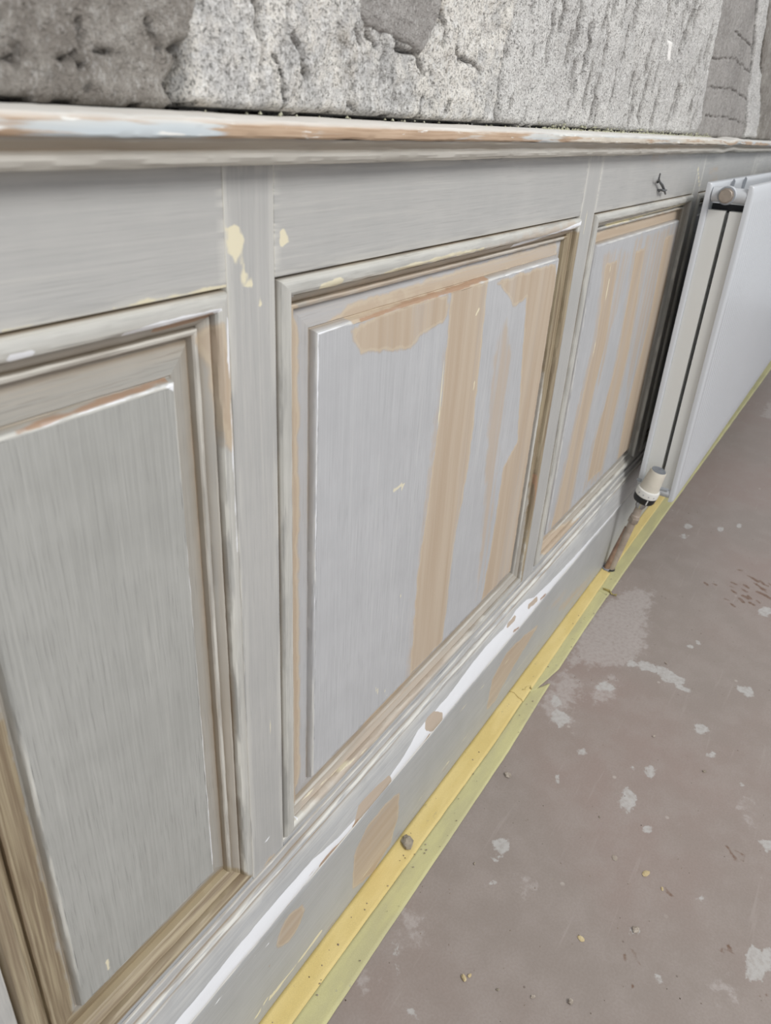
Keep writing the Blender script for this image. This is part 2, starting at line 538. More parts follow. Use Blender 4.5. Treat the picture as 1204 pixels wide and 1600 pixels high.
def stone_mat(name, pale, mid, speck, contrast=1.0, brown=.25, fine=430):
    q = NT(name)
    p = q.pos()
    n1 = q.noise(p, 9, 4)
    n2 = q.noise(p, fine, 4, .7)
    n3 = q.noise(p, 60, 5, .65)
    col = q.mix(q.step(q.math('ADD', n1, q.math('MULTIPLY', q.math('SUBTRACT', n3, .5), .9)), .34, .66), lin(mid), lin(pale))
    col = q.mix(q.step(n2, .50, .62, 0, .85 * contrast), col, lin(speck))
    n5 = q.noise(q.scale(p, (1, 1, .7)), fine * .62, 4, .7)
    col = q.mix(q.step(n5, .52, .63, 0, .75 * contrast), col, lin((236, 235, 232)))
    n6 = q.noise(p, fine * .3, 4, .65)
    col = q.mix(q.step(n6, .60, .70, 0, .6 * contrast), col, lin(tuple(v * .8 for v in speck)))
    n4 = q.noise(p, 23, 4)
    col = q.mix(q.step(n4, .62, .72, 0, brown), col, lin((158, 140, 112)))
    # deep breaks of the face painted darker in place of their shade
    col = q.mix(q.math('MULTIPLY', q.attr('cavity'), .5), col, lin((92, 86, 80)))
    nb = q.bump(n2, .0022, 1.0)
    nb = q.bump(n6, .004, .8, nb)
    nb = q.bump(n3, .006, .7, nb)
    return q.done(col, .95, nb, spec=.15)


M_STONE = stone_mat('rubble_stone', (238, 234, 226), (198, 197, 195), (128, 126, 122))
M_STONE2 = stone_mat('tooled_stone', (234, 232, 228), (216, 214, 211), (132, 130, 127), 1.1, .06, 520)
M_MORTAR = stone_mat('grey_mortar', (168, 163, 156), (138, 132, 125), (112, 107, 101), .28, .0, 500)
M_MORTAR2 = stone_mat('smooth_grey_mortar', (178, 174, 170), (160, 156, 152), (138, 134, 130), .35, .0, 500)


def floor_mat():
    q = NT('floor_paint')
    p = q.pos()
    n1 = q.noise(p, 2.2, 4)
    n2 = q.noise(p, 18, 5, .6)
    n3 = q.noise(p, 330, 2)
    base = q.mix(q.step(n1, .36, .64), lin((152, 137, 130)), lin((148, 138, 131)))
    base = q.mix(q.step(n2, .38, .68, 0, .55), base, lin((160, 150, 144)))
    base = q.mix(q.step(n3, .35, .65, 0, .18), base, lin((130, 116, 108)))
    # small paint freckles
    v = q.n('ShaderNodeTexVoronoi')
    q.set(v.inputs['Vector'], p)
    v.inputs['Scale'].default_value = 26
    fr = q.math('MULTIPLY', q.step(v.outputs['Distance'], .10, .05), q.step(q.noise(p, 11, 2), .5, .6))
    base = q.mix(q.math('MULTIPLY', fr, .55), base, lin((196, 188, 180)))
    v2 = q.n('ShaderNodeTexVoronoi')
    q.set(v2.inputs['Vector'], p)
    v2.inputs['Scale'].default_value = 41
    fr = q.math('MULTIPLY', q.step(v2.outputs['Distance'], .075, .04), q.step(q.noise(p, 8, 2), .52, .6))
    base = q.mix(q.math('MULTIPLY', fr, .6), base, lin((98, 84, 74)))
    # wiped scratches
    s = q.noise(q.scale(p, (6, 90, 1)), 1.0, 3)
    base = q.mix(q.step(s, .62, .74, 0, .35), base, lin((170, 160, 154)))
    e1 = q.math('SUBTRACT', q.noise(p, 60, 5, .7), .5)
    e3 = q.step(q.noise(p, 140, 3), .3, .6, .55, 1.0)
    for layer, c, w, op, k in (('haze', (178, 170, 166), .010, .72, .10), ('white', (186, 184, 181), .0016, .85, .026), ('brown', (106, 76, 54), .0012, .8, .008)):
        d = q.math('ADD', q.math('SUBTRACT', q.attr(layer), 1.0), q.math('MULTIPLY', e1, k))
        base = q.mix(q.math('MULTIPLY', q.step(d, -w, w, 0, op), e3), base, lin(c))
    nb = q.bump(n2, .0012, .35)
    nb = q.bump(n3, .0003, .4, nb)
    return q.done(base, q.math('ADD', .42, q.math('MULTIPLY', n2, .3)), nb, spec=.35)


M_FLOOR = floor_mat()


def tape_mat(name, rgb, rgb2, speck):
    q = NT(name)
    p = q.pos()
    n = q.noise(q.scale(p, (9, 40, 9)), 1.0, 4)
    col = q.mix(q.step(n, .35, .65), lin(rgb2), lin(rgb))
    d = q.noise(p, 70, 4, .6)
    col = q.mix(q.step(d, .66, .72, 0, .5), col, lin(speck))
    f = q.noise(p, 900, 2)
    col = q.mix(q.step(f, .3, .7, 0, .12), col, lin((120, 110, 70)))
    nb = q.bump(q.noise(q.scale(p, (160, 30, 60)), 1.0, 3), .0012, .5)
    return q.done(col, .6, nb, spec=.25)


M_TAPE = tape_mat('yellow_tape', (224, 203, 140), (216, 194, 128), (176, 162, 124))
M_TAPE2 = tape_mat('pale_tape', (204, 199, 148), (192, 187, 144), (166, 163, 146))
M_RADW = plain('radiator_enamel', (204, 207, 211), .32, 0, .25, 6, 0, (197, 200, 204))
M_RADC = plain('radiator_fin_enamel', (222, 223, 220), .42, 0, .3, 9, 0, (214, 214, 208))
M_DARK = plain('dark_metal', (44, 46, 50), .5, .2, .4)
M_PLUG = plain('nickel_plug', (176, 164, 152), .42, .55, .5, 60)
M_BEIGE = plain('valve_beige', (222, 216, 202), .38, 0, .3, 30)
M_CREAM = plain('valve_white_ring', (232, 231, 226), .35, 0, .2, 30)
M_BLACK = plain('valve_black', (26, 26, 28), .35, 0, .3, 30)
M_CHROME = plain('chrome', (190, 190, 190), .22, 1.0, .2, 30)
M_PIPE = plain('painted_pipe', (178, 166, 154), .5, .0, .8, 45, .0004, (148, 132, 118))
M_COPPER = plain('copper_shadow', (170, 142, 124), .42, .35, .8, 60, .0003, (134, 104, 88))
M_WIRE = plain('wire', (120, 122, 124), .4, .8, .5, 200)
M_CRUMB = plain('plaster_crumb', (188, 178, 166), .95, 0, .8, 160, .001, (140, 128, 116))
M_CRUMBY = plain('yellow_crumb', (206, 190, 150), .95, 0, .8, 160, .001, (176, 156, 118))
M_PEBBLE = plain('mortar_pebble', (168, 158, 142), .95, 0, .9, 120, .0015, (124, 116, 104))
M_FOAM = plain('gap_filler', (206, 206, 184), .95, 0, .9, 160, .002, (168, 166, 140))
M_BACK = plain('backing_board', (110, 102, 92), .9, 0, .5)
M_SEAM = plain('radiator_seam', (150, 154, 160), .5)

# ------------------------------------------------------------------ object helpers


def link(name, me, mat, parent=None, smooth=False):
    o = bpy.data.objects.new(name, me)
    if mat is not None and not me.materials:
        me.materials.append(mat)
    C.objects.link(o)
    if parent is not None:
        o.parent = parent
    if smooth:
        me.polygons.foreach_set('use_smooth', np.ones(len(me.polygons), bool))
    return o


def mesh(name, V, F, attrs=None, gv=None):
    me = bpy.data.meshes.new(name)
    V = np.asarray(V, float)
    me.from_pydata(V.tolist(), [], F if isinstance(F, list) else F.tolist())
    for k, a in (attrs or {}).items():
        at = me.attributes.new(k, 'FLOAT', 'POINT')
        at.data.foreach_set('value', np.asarray(a, np.float32).ravel())
    if gv is not None:
        at = me.attributes.new('gv', 'FLOAT_VECTOR', 'POINT')
        at.data.foreach_set('vector', np.asarray(gv, np.float32).ravel())
    me.update()
    return me


def grid_faces(nx, nz, flip=False, mask=None):
    i, j = np.meshgrid(np.arange(nx - 1), np.arange(nz - 1), indexing='ij')
    a = i * nz + j
    q = np.stack([a, a + nz, a + nz + 1, a + 1], -1).reshape(-1, 4)
    if flip:
        q = q[:, ::-1]
    if mask is not None:
        q = q[mask[q].all(1)]
    return q


def empty(name, loc=(0, 0, 0), label=None, cat=None, group=None, kind=None):
    o = bpy.data.objects.new(name, None)
    o.empty_display_size = .05
    o.location = loc
    C.objects.link(o)
    return tag(o, label, cat, group, kind)


def tag(o, label=None, cat=None, group=None, kind=None):
    if label:
        o['label'] = label
    if cat:
        o['category'] = cat
    if group:
        o['group'] = group
    if kind:
        o['kind'] = kind
    return o


def axis_pts(a, b, step, bev):
    n = max(2, int(round((b - a - 2 * bev) / step)) + 1)
    return np.concatenate([[a, a, a + bev * .35], np.linspace(a + bev, b - bev, n), [b - bev * .35, b, b]])


def board(name, x0, x1, z0, z1, y, th, grain, mat, parent, surface='frame', step=.007, bev=.0008, seed=1, ystep=None):
    """flat board with eased edges, front at y, thickness th into the wall"""
    xs = axis_pts(x0, x1, step, bev)
    zs = axis_pts(z0, z1, step, bev)

    def depth(n):
        d = np.zeros(n)
        d[0] = d[-1] = th
        d[1] = d[-2] = bev
        d[2] = d[-3] = bev * .3
        return d
    dx, dz = depth(len(xs)), depth(len(zs))
    X, Z = np.meshgrid(xs, zs, indexing='ij')
    D = np.maximum(dx[:, None], dz[None, :])
    Y = y + D + np.where(D < th * .9, fbm(X * 14, Z * 14, seed, 3) * .0007, 0)
    V = np.stack([X, Y, Z], -1).reshape(-1, 3)
    gvv = np.stack([Z if grain == 'z' else X, X if grain == 'z' else Z, np.full(X.shape, seed * 3.7)], -1).reshape(-1, 3)
    at = layers_at(surface, X.ravel(), Z.ravel())
    edge = np.minimum(np.minimum(X - x0, x1 - X), np.minimum(Z - z0, z1 - Z))
    at['arris'] = np.clip(1 - edge / .0012, 0, 1) * .9
    me = mesh(name, V, grid_faces(len(xs), len(zs)), at, gvv)
    return link(name, me, mat, parent, True)


def frame_sweep(name, x0, x1, z0, z1, prof, mat, parent, surface, seed, step=.008, wob=.00035, cap=None, layer_fn=None):
    """mitred frame: prof = [(inset, y, groove, arris)] swept round the rectangle; cap = grid closing the middle"""
    prof = np.asarray(prof, float)
    mlen = len(prof)
    us = []
    corners = [(x0, z0), (x1, z0), (x1, z1), (x0, z1)]
    Vs, U, gs, ar, gx = [], [], [], [], []
    rings = 0
    tot = 0
    for k in range(4):
        ax, az = corners[k]
        bx, bz = corners[(k + 1) % 4]
        L = math.hypot(bx - ax, bz - az)
        n = max(4, int(L / step))
        # inward normal and tangent
        tx, tz = (bx - ax) / L, (bz - az) / L
        nx, nz = -tz, tx
        for i in range(n + 1):
            t = i / n
            s = prof[:, 0]
            lo = s
            al = lo + (L - 2 * s) * t
            w1 = vnoise(np.full(mlen, (tot + t * L) * 60), np.arange(mlen) * .9, seed) - .5
            w2 = vnoise(np.full(mlen, (tot + t * L) * 170), np.arange(mlen) * .7, seed + 5) - .5
            fade = min(1, min(t, 1 - t) * 20)
            ss = s + (w1 * wob * 1.4) * fade * (s > .002)
            px = ax + tx * al + nx * ss
            pz = az + tz * al + nz * ss
            py = prof[:, 1] + w2 * wob * fade
            Vs.append(np.stack([px, py, pz], -1))
            gx.append(np.stack([al + tot, s * 1.0, np.full(mlen, seed * 2.3 + k * 1.7)], -1))
            gs.append(prof[:, 2])
            ar.append(prof[:, 3])
            rings += 1
        tot += L
    V = np.concatenate(Vs)
    F = []
    for r in range(rings - 1):
        for j in range(mlen - 1):
            a = r * mlen + j
            F.append((a, a + mlen, a + mlen + 1, a + 1))
    at = (layer_fn or (lambda X, Z, S: layers_at(surface, X, Z)))(V[:, 0], V[:, 2], np.concatenate([prof[:, 0]] * rings))
    at['groove'] = np.concatenate(gs)
    at['arris'] = np.concatenate(ar)
    gvv = np.concatenate(gx)
    if cap is not None:
        sin = prof[-1, 0]
        xs = np.linspace(x0 + sin, x1 - sin, max(3, int((x1 - x0) / .006)))
        zs = np.linspace(z0 + sin, z1 - sin, max(3, int((z1 - z0) / .006)))
        X, Z = np.meshgrid(xs, zs, indexing='ij')
        ed = np.minimum(np.minimum(X - xs[0], xs[-1] - X), np.minimum(Z - zs[0], zs[-1] - Z))
        Y = prof[-1, 1] + fbm(X * 9, Z * 5, seed + 3, 3) * .0012 * np.clip(ed / .02, 0, 1)
        off = len(V)
        V = np.concatenate([V, np.stack([X, Y, Z], -1).reshape(-1, 3)])
        F += (grid_faces(len(xs), len(zs)) + off).tolist()
        at2 = layers_at(cap, X.ravel(), Z.ravel())
        n2 = X.size
        keys = set(at) | set(at2)
        new = {}
        for kx in keys:
            a1 = at.get(kx, np.full(off, .0))
            a2 = at2.get(kx, np.zeros(n2))
            new[kx] = np.concatenate([a1, a2])
        at = new
        gvv = np.concatenate([gvv, np.stack([Z, X, np.full(X.shape, seed * 5.1)], -1).reshape(-1, 3)])
    me = mesh(name, V, F, at, gvv)
    o = link(name, me, mat, parent, True)
    me.set_sharp_from_angle(angle=math.radians(24))
    return o


def sweep_x(name, xs, prof, mat, parent, surface, seed, wob=.0004, wz=None, end_caps=True):
    """profile [(y, z, groove, arris)] swept along x"""
    prof = np.asarray(prof, float)
    n, mlen = len(xs), len(prof)
    X = np.repeat(np.asarray(xs)[:, None], mlen, 1)
    J = np.repeat(np.arange(mlen)[None, :] * .8, n, 0)
    Y = prof[None, :, 0] + (vnoise(X * 35, J, seed) - .5) * wob * 2 + (vnoise(X * 130, J * 2, seed + 4) - .5) * wob
    Z = prof[None, :, 1] + (vnoise(X * 30, J, seed + 9) - .5) * wob * 2 + (vnoise(X * 110, J * 2, seed + 3) - .5) * wob
    if wz is not None:
        Z = Z + wz(X)
    V = np.stack([X, Y, Z], -1).reshape(-1, 3)
    at = layers_at(surface, X.ravel(), Z.ravel())
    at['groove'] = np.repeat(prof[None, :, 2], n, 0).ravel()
    at['arris'] = np.repeat(prof[None, :, 3], n, 0).ravel()
    ln = np.concatenate([[0], np.cumsum(np.hypot(np.diff(prof[:, 0]), np.diff(prof[:, 1])))])
    gvv = np.stack([X, np.repeat(ln[None, :], n, 0), np.full(X.shape, seed * 1.9)], -1).reshape(-1, 3)
    F = grid_faces(n, mlen, True).tolist()
    if end_caps:
        F.append(list(range(mlen)))
        F.append(list(range((n - 1) * mlen, n * mlen))[::-1])
    me = mesh(name, V, F, at, gvv)
    o = link(name, me, mat, parent, True)
    me.set_sharp_from_angle(angle=math.radians(26))
    return o


def tube(name, pts, r, mat, parent=None, n=16, caps=True):
    """tube through points; r a number or one per point"""
    P = [Vector(p) for p in pts]
    rs = [r] * len(P) if not hasattr(r, '__len__') else r
    V, F = [], []
    up = Vector((0.13, 1, 0.21)).normalized()
    for i, p in enumerate(P):
        t = (P[min(i + 1, len(P) - 1)] - P[max(i - 1, 0)]).normalized()
        a = t.cross(up).normalized()
        b = t.cross(a)
        for k in range(n):
            th = 2 * math.pi * k / n
            V.append(p + (a * math.cos(th) + b * math.sin(th)) * rs[i])
    for i in range(len(P) - 1):
        for k in range(n):
            a0 = i * n + k
            a1 = i * n + (k + 1) % n
            F.append([a0, a1, a1 + n, a0 + n])
    if caps:
        F.append(list(range(n))[::-1])
        F.append(list(range((len(P) - 1) * n, len(P) * n)))
    me = mesh(name, [tuple(v) for v in V], F)
    o = link(name, me, mat, parent, True)
    me.set_sharp_from_angle(angle=math.radians(40))
    return o


def lathe(name, base, axis, prof, mat, parent=None, n=32, ribs=0, rib_depth=0.0):
    """prof = [(distance along axis, radius)]"""
    ax = Vector(axis).normalized()
    a = ax.cross(Vector((0, 1, 0.3))).normalized()
    b = ax.cross(a)
    base = Vector(base)
    V, F = [], []
    for d, r in prof:
        for k in range(n):
            th = 2 * math.pi * k / n
            rr = r * (1 - rib_depth * (.5 + .5 * math.cos(th * ribs))) if ribs else r
            V.append(tuple(base + ax * d + (a * math.cos(th) + b * math.sin(th)) * rr))
    for i in range(len(prof) - 1):
        for k in range(n):
            a0, a1 = i * n + k, i * n + (k + 1) % n
            F.append([a0, a1, a1 + n, a0 + n])
    F.append(list(range(n))[::-1])
    F.append(list(range((len(prof) - 1) * n, len(prof) * n)))
    me = mesh(name, V, F)
    o = link(name, me, mat, parent, True)
    me.set_sharp_from_angle(angle=math.radians(30))
    return o


def extrude_poly(name, poly, x0, x1, mat, parent=None, seg=1):
    """closed (y, z) outline extruded along x"""
    n = len(poly)
    V, F = [], []
    for i in range(seg + 1):
        x = x0 + (x1 - x0) * i / seg
        V += [(x, y, z) for y, z in poly]
    for i in range(seg):
        for k in range(n):
            F.append([i * n + k, i * n + (k + 1) % n, (i + 1) * n + (k + 1) % n, (i + 1) * n + k])
    F.append(list(range(n))[::-1])
    F.append(list(range(seg * n, (seg + 1) * n)))
    me = mesh(name, V, F)
    return link(name, me, mat, parent)


# ------------------------------------------------------------------ setting: floor
X0, X1 = -1.2, 5.0
xs = np.concatenate([np.linspace(X0, .2, 30), np.arange(.206, 2.2, .006), np.linspace(2.22, X1, 90)])
ys = np.concatenate([np.linspace(-3.6, -1.0, 20), np.linspace(-.96, -.62, 16), np.arange(-.612, .0, .006), [.012, .05]])
XX, YY = np.meshgrid(xs, ys, indexing='ij')
ZZ = fbm(XX * 3, YY * 3, 5, 3) * .0008
me = mesh('floor', np.stack([XX, YY, ZZ], -1).reshape(-1, 3), grid_faces(len(xs), len(ys)), layers_at('floor', XX.ravel(), YY.ravel()))
tag(link('floor', me, M_FLOOR, None, True), 'mauve brown painted floor with pale plaster splashes and brown scuffs', None, None, 'structure')

# ------------------------------------------------------------------ setting: stone wall above the dado
ZD = .865                      # camera height = reference line of the dado
rng = random.Random(11)


def chisel_marks(n, xr, zr, seed, ln=(.02, .055), wd=(.0012, .0026), dp=(.002, .005), slant=.0):
    r = random.Random(seed)
    return [(r.uniform(*xr), r.uniform(*zr), r.uniform(*ln), r.uniform(*wd), r.uniform(*dp), slant + r.uniform(-.15, .15)) for _ in range(n)]


def cracks_depth(X, Z, marks):
    D = np.zeros(X.shape)
    for (cx, cz, L, w, d, sl) in marks:
        m = (abs(X - cx) < L) & (abs(Z - cz) < L)
        if not m.any():
            continue
        x = X[m] - cx
        z = Z[m] - cz
        u = z * math.cos(sl) + x * math.sin(sl)
        v = x * math.cos(sl) - z * math.sin(sl) + (vnoise(u * 150, np.full(u.shape, cx * 91), 3) - .5) * w * 1.6
        prof = np.exp(-(v / w) ** 2) * np.clip(1 - (2 * u / L) ** 2, 0, 1) ** .5
        D[m] = np.maximum(D[m], d * prof)
    return D


def slab(name, poly, y, mat, parent, step, seed, rough=.004, marks=(), lines=(), bulge=.0, edge=.01, thick=.02, scale=14.0, dips=(), ledge=.30):
    """irregular stone face: height field over (x, z), edges turned back into the wall"""
    poly = np.asarray(poly)
    xs = np.arange(poly[:, 0].min() - .006, poly[:, 0].max() + .006, step[0])
    zs = np.arange(poly[:, 1].min() - .006, poly[:, 1].max() + .006, step[1])
    X, Z = np.meshgrid(xs, zs, indexing='ij')
    wx = X + fbm(X * 60, Z * 60, seed + 50, 3) * .006
    wz = Z + fbm(X * 60, Z * 60, seed + 70, 3) * .004
    s = sdf(poly, wx, wz)
    h = fbm(X * scale, Z * scale, seed, 5, .55) * rough * 2 + fbm(X * 90, Z * 90, seed + 31, 3, .6) * rough * .5
    # broken facets: the face drops in small ledges
    q = (fbm(X * 16 + fbm(X * 50, Z * 30, seed + 90, 3) * .5, Z * 7, seed + 8, 4, .6) + .5) * 9
    fl_ = np.floor(q)
    fr_ = np.clip((q - fl_) * 4.0, 0, 1)
    h = h + (fl_ + fr_ * fr_ * (3 - 2 * fr_)) * rough * ledge
    D = cracks_depth(X, Z, marks)
    for pts, w, d in lines:
        v = sdline(pts, 0.0, X + fbm(X * 80, Z * 80, seed + 4, 3) * .008, Z + fbm(X * 80, Z * 80, seed + 6, 3) * .006)
        D = np.maximum(D, 1.3 * d * np.exp(-(v / w) ** 2))
    for pts, d in dips:
        D = D + d * np.clip(sdf(pts, wx, wz) / .004, 0, 1)
    Y = y - h - bulge * np.clip(s / .05, 0, 1) + D
    t = np.clip(1 - s / edge, 0, 1)
    Y = Y + thick * t * t * .35
    Y = np.where(s < 0, y + thick, Y)
    V = np.stack([X, Y, Z], -1).reshape(-1, 3)
    mask = (s.ravel() > -max(step) * 1.5)
    F = grid_faces(len(xs), len(zs), False, mask)
    used = np.unique(F)
    remap = np.full(len(V), -1)
    remap[used] = np.arange(len(used))
    cav = np.clip(D / .004, 0, 1).ravel()
    me = mesh(name, V[used], remap[F], {'cavity': cav[used]})
    return link(name, me, mat, parent, True)


xs = np.linspace(X0, X1, 220)
zs = np.concatenate([[.80], np.linspace(.84, 1.35, 60), np.linspace(1.4, 2.3, 12)])
X, Z = np.meshgrid(xs, zs, indexing='ij')
Y = .034 + fbm(X * 20, Z * 20, 2, 3) * .01
me = mesh('wall_left', np.stack([X, Y, Z], -1).reshape(-1, 3), grid_faces(len(xs), len(zs)))
wall = tag(link('wall_left', me, M_MORTAR, None, True), 'rough bare stone wall with grey mortar above the panelling', None, None, 'structure')

zb = ZD - .0015                 # lower edge of the stones, a hair above the dado
TOP = 1.30


def wl(px, py):
    x, z = onwall(px, py, .008)
    return (x, z)


# dark patch of mortar at the near end
mort = slab('mortar_patch', [(X0, .8615), wl(262, 170), wl(247, 132), wl(268, 98), wl(258, 76), wl(288, 58), wl(294, 25), wl(306, -30), (.365, .98), (.372, 1.34), (X0, 1.41)], .005, M_MORTAR, wall, (.0022, .0022), 21,
            rough=.004, edge=.006, thick=.012,
            marks=chisel_marks(26, (.1, .33), (.86, .95), 5, (.008, .02), (.0008, .0016), (.001, .003), 1.3),
            lines=[([wl(-40, 88), wl(60, 92), wl(110, 84), wl(190, 80)], .0006, .005), ([wl(100, 35), wl(118, 95), wl(126, 140)], .0006, .004),
                   ([wl(206, 35), wl(232, 68), wl(262, 82)], .0007, .005), ([wl(70, 90), wl(120, 105)], .0008, .004), ([wl(0, 75), wl(0, 105)], .0015, .004)])
# near rubble stone, pale with ragged cracks
s1 = slab('stone', [(.319, zb), (.40, zb - .0005), (.52, zb), (.60, zb - .0004), (.694, zb), (.700, .885), (.703, .93), (.722, .99), (.73, 1.37), (.345, 1.30), (.338, .93), (.326, .90)], .006, M_STONE, wall,
          (.0018, .0018), 34, rough=.0055, edge=.005, thick=.02, bulge=.001,
          lines=[([wl(378, 0), wl(384, 20), wl(380, 60)], .0011, .007), ([wl(396, 85), wl(414, 118), wl(425, 168)], .0009, .006), ([wl(432, 55), wl(448, 90), wl(460, 122)], .0011, .005),
                 ([wl(533, 50), wl(540, 66)], .001, .005), ([wl(550, 48), wl(570, 76)], .0009, .004), ([wl(592, 48), wl(600, 75), wl(626, 86), wl(640, 112)], .0014, .007),
                 ([wl(662, 18), wl(672, 45), wl(668, 70)], .0016, .006), ([wl(690, 75), wl(702, 92), wl(722, 98), wl(735, 108)], .0014, .006),
                 ([wl(645, 150), wl(640, 180)], .001, .005), ([wl(683, 160), wl(672, 186)], .0012, .008), ([wl(530, 162), wl(540, 174)], .001, .004)],
          marks=chisel_marks(150, (.34, .70), (.864, 1.35), 9, (.006, .02), (.0007, .0016), (.001, .0035), .25))
# plaster skim left on the near stone
skim = slab('mortar_patch', [wl(525, -30), wl(535, 35), wl(550, 45), wl(598, 62), wl(632, 84), wl(648, 60), wl(662, 12), wl(670, -30)], -.0065, M_MORTAR2, wall, (.0016, .0016), 45, rough=.0018, edge=.003, thick=.008, ledge=.05)
s2 = slab('stone', [(.704, zb), (.85, zb - .0006), (1.0, zb), (1.2, zb - .0004), (1.515, zb), (1.528, .89), (1.50, .95), (1.475, 1.44), (.735, 1.39), (.725, .99), (.706, .93), (.702, .885)], .005, M_STONE2, wall,
          (.0020, .0028), 56, rough=.0042, edge=.006, thick=.02, bulge=.001, scale=11,
          marks=chisel_marks(95, (.80, 1.50), (.880, 1.14), 13, (.030, .060), (.0035, .0065), (.005, .010), .16) + chisel_marks(60, (.76, 1.46), (1.12, 1.38), 16, (.030, .060), (.0035, .0065), (.005, .010), .16) + chisel_marks(160, (.71, 1.5), (.866, 1.1), 14, (.010, .030), (.0012, .0030), (.002, .005), .2),
          lines=[([wl(762, 0), wl(764, 60), wl(757, 125)], .0013, .007), ([wl(757, 135), wl(764, 155)], .0012, .006)])
m3 = slab('mortar_patch', [(1.506, .8615), (1.99, .8615), (1.90, .95), (1.84, 1.02), (1.74, 1.10), (1.70, 1.33), (1.467, 1.42), (1.487, .96), (1.52, .89)], .004, M_MORTAR2, wall, (.0022, .0022), 67, rough=.0028, edge=.006, thick=.014,
          lines=[([wl(1104, 90), wl(1140, 92), wl(1170, 118)], .0009, .004), ([wl(1098, 136), wl(1135, 138), wl(1168, 160)], .0010, .004), ([wl(1094, 180), wl(1125, 182), wl(1165, 196)], .0008, .004),
                 ([wl(1140, 48), wl(1172, 78)], .0009, .004)])
s4 = slab('stone', [(1.99, zb), (2.16, zb), (2.08, .93), (1.95, 1.02), (1.88, 1.12), (1.84, 1.36), (1.71, 1.46), (1.75, 1.10), (1.85, 1.02), (1.91, .95)], .004, M_STONE2, wall, (.0035, .003), 78, rough=.004, edge=.006, thick=.02,
          marks=chisel_marks(40, (1.7, 2.2), (.88, 1.2), 15, (.03, .06), (.002, .004), (.003, .006), .1))
m5 = slab('mortar_patch', [(2.16, .8615), (2.42, .8615), (2.32, .95), (2.2, 1.06), (2.12, 1.31), (1.85, 1.34), (1.89, 1.12), (1.96, 1.02), (2.08, .93)], .005, M_MORTAR, wall, (.0045, .004), 89, rough=.003, edge=.006, thick=.014)
s6 = slab('stone', [(2.41, zb), (X1, zb), (X1, 1.41), (2.13, 1.37), (2.21, 1.06), (2.33, .95)], .006, M_STONE2, wall, (.008, .006), 91, rough=.006, edge=.008, thick=.02)
rr = random.Random(4)
cx = -1.15
k = 0
while cx < 4.8:
    w_ = rr.uniform(.35, .8)
    z0_, z1_ = 1.50 + rr.uniform(-.02, .02), rr.uniform(1.86, 1.98)
    slab('stone', [(cx, z0_), (cx + w_ * .5, z0_ - .015), (cx + w_, z0_ + .01), (cx + w_ + .02, 1.7), (cx + w_ - .02, z1_), (cx + .03, z1_ + .02), (cx - .015, 1.66)], .006, M_STONE if k % 2 else M_STONE2, wall,
         (.009, .009), 120 + k, rough=.006, edge=.02, thick=.02)
    cx += w_ + .05
    k += 1
# whitewash fleck on the tooled stone
fl = slab('plaster_fleck', [wl(1030, 62), wl(1040, 62), wl(1037, 98), wl(1029, 98)], -.001, plain('plaster_fleck', (236, 234, 230), .9), wall, (.002, .002), 5, rough=.001, edge=.003, thick=.006)

# ------------------------------------------------------------------ setting: dado rail
dado = empty('trim_2', (0, 0, 0), 'dado rail with stripped timber edge capping the panelling', None, None, 'structure')
wave = lambda X: (vnoise(X * 2.3, X * 0, 77) - .5) * .0014 + .0022 * np.exp(-((X - 1.78) / .05) ** 2) - .0016 * np.exp(-((X - 1.69) / .05) ** 2)
sx = np.concatenate([np.linspace(X0, .1, 60), np.arange(.105, 1.4, .004), np.arange(1.4, X1, .012)])
sweep_x('dado_cap', sx, [(.030, ZD - .0155, 0, 0), (.030, ZD - .0040, 0, 1), (.0, ZD - .0036, 0, 1), (-.020, ZD - .0046, 0, 1), (-.0262, ZD - .0060, 0, 1), (-.0278, ZD - .0073, 0, .7), (-.0284, ZD - .0085, 0, 0),
                         (-.0286, ZD - .0110, 0, 0), (-.0282, ZD - .0136, 0, 0), (-.0272, ZD - .0146, 0, 0), (-.024, ZD - .0149, 0, 0)], M_NOSE, dado, 'none', 41, .0004, wave)
sweep_x('dado_moulding', sx, [(.0, ZD - .0150, 0, 0), (-.0245, ZD - .0150, .3, 0), (-.0240, ZD - .0166, .6, 0), (-.0222, ZD - .0178, .7, 0), (-.0196, ZD - .0192, .6, 0), (-.0180, ZD - .0208, .8, 0), (-.0182, ZD - .0216, .3, 0),
                              (-.0192, ZD - .0226, .1, 0), (-.0194, ZD - .0246, 0, .1), (-.0184, ZD - .0268, 0, .2), (-.0164, ZD - .0284, 0, .7), (-.0140, ZD - .0292, 0, .3), (.0, ZD - .0296, 0, 0)], M_DADO, dado, 'none', 43, .00035, wave)

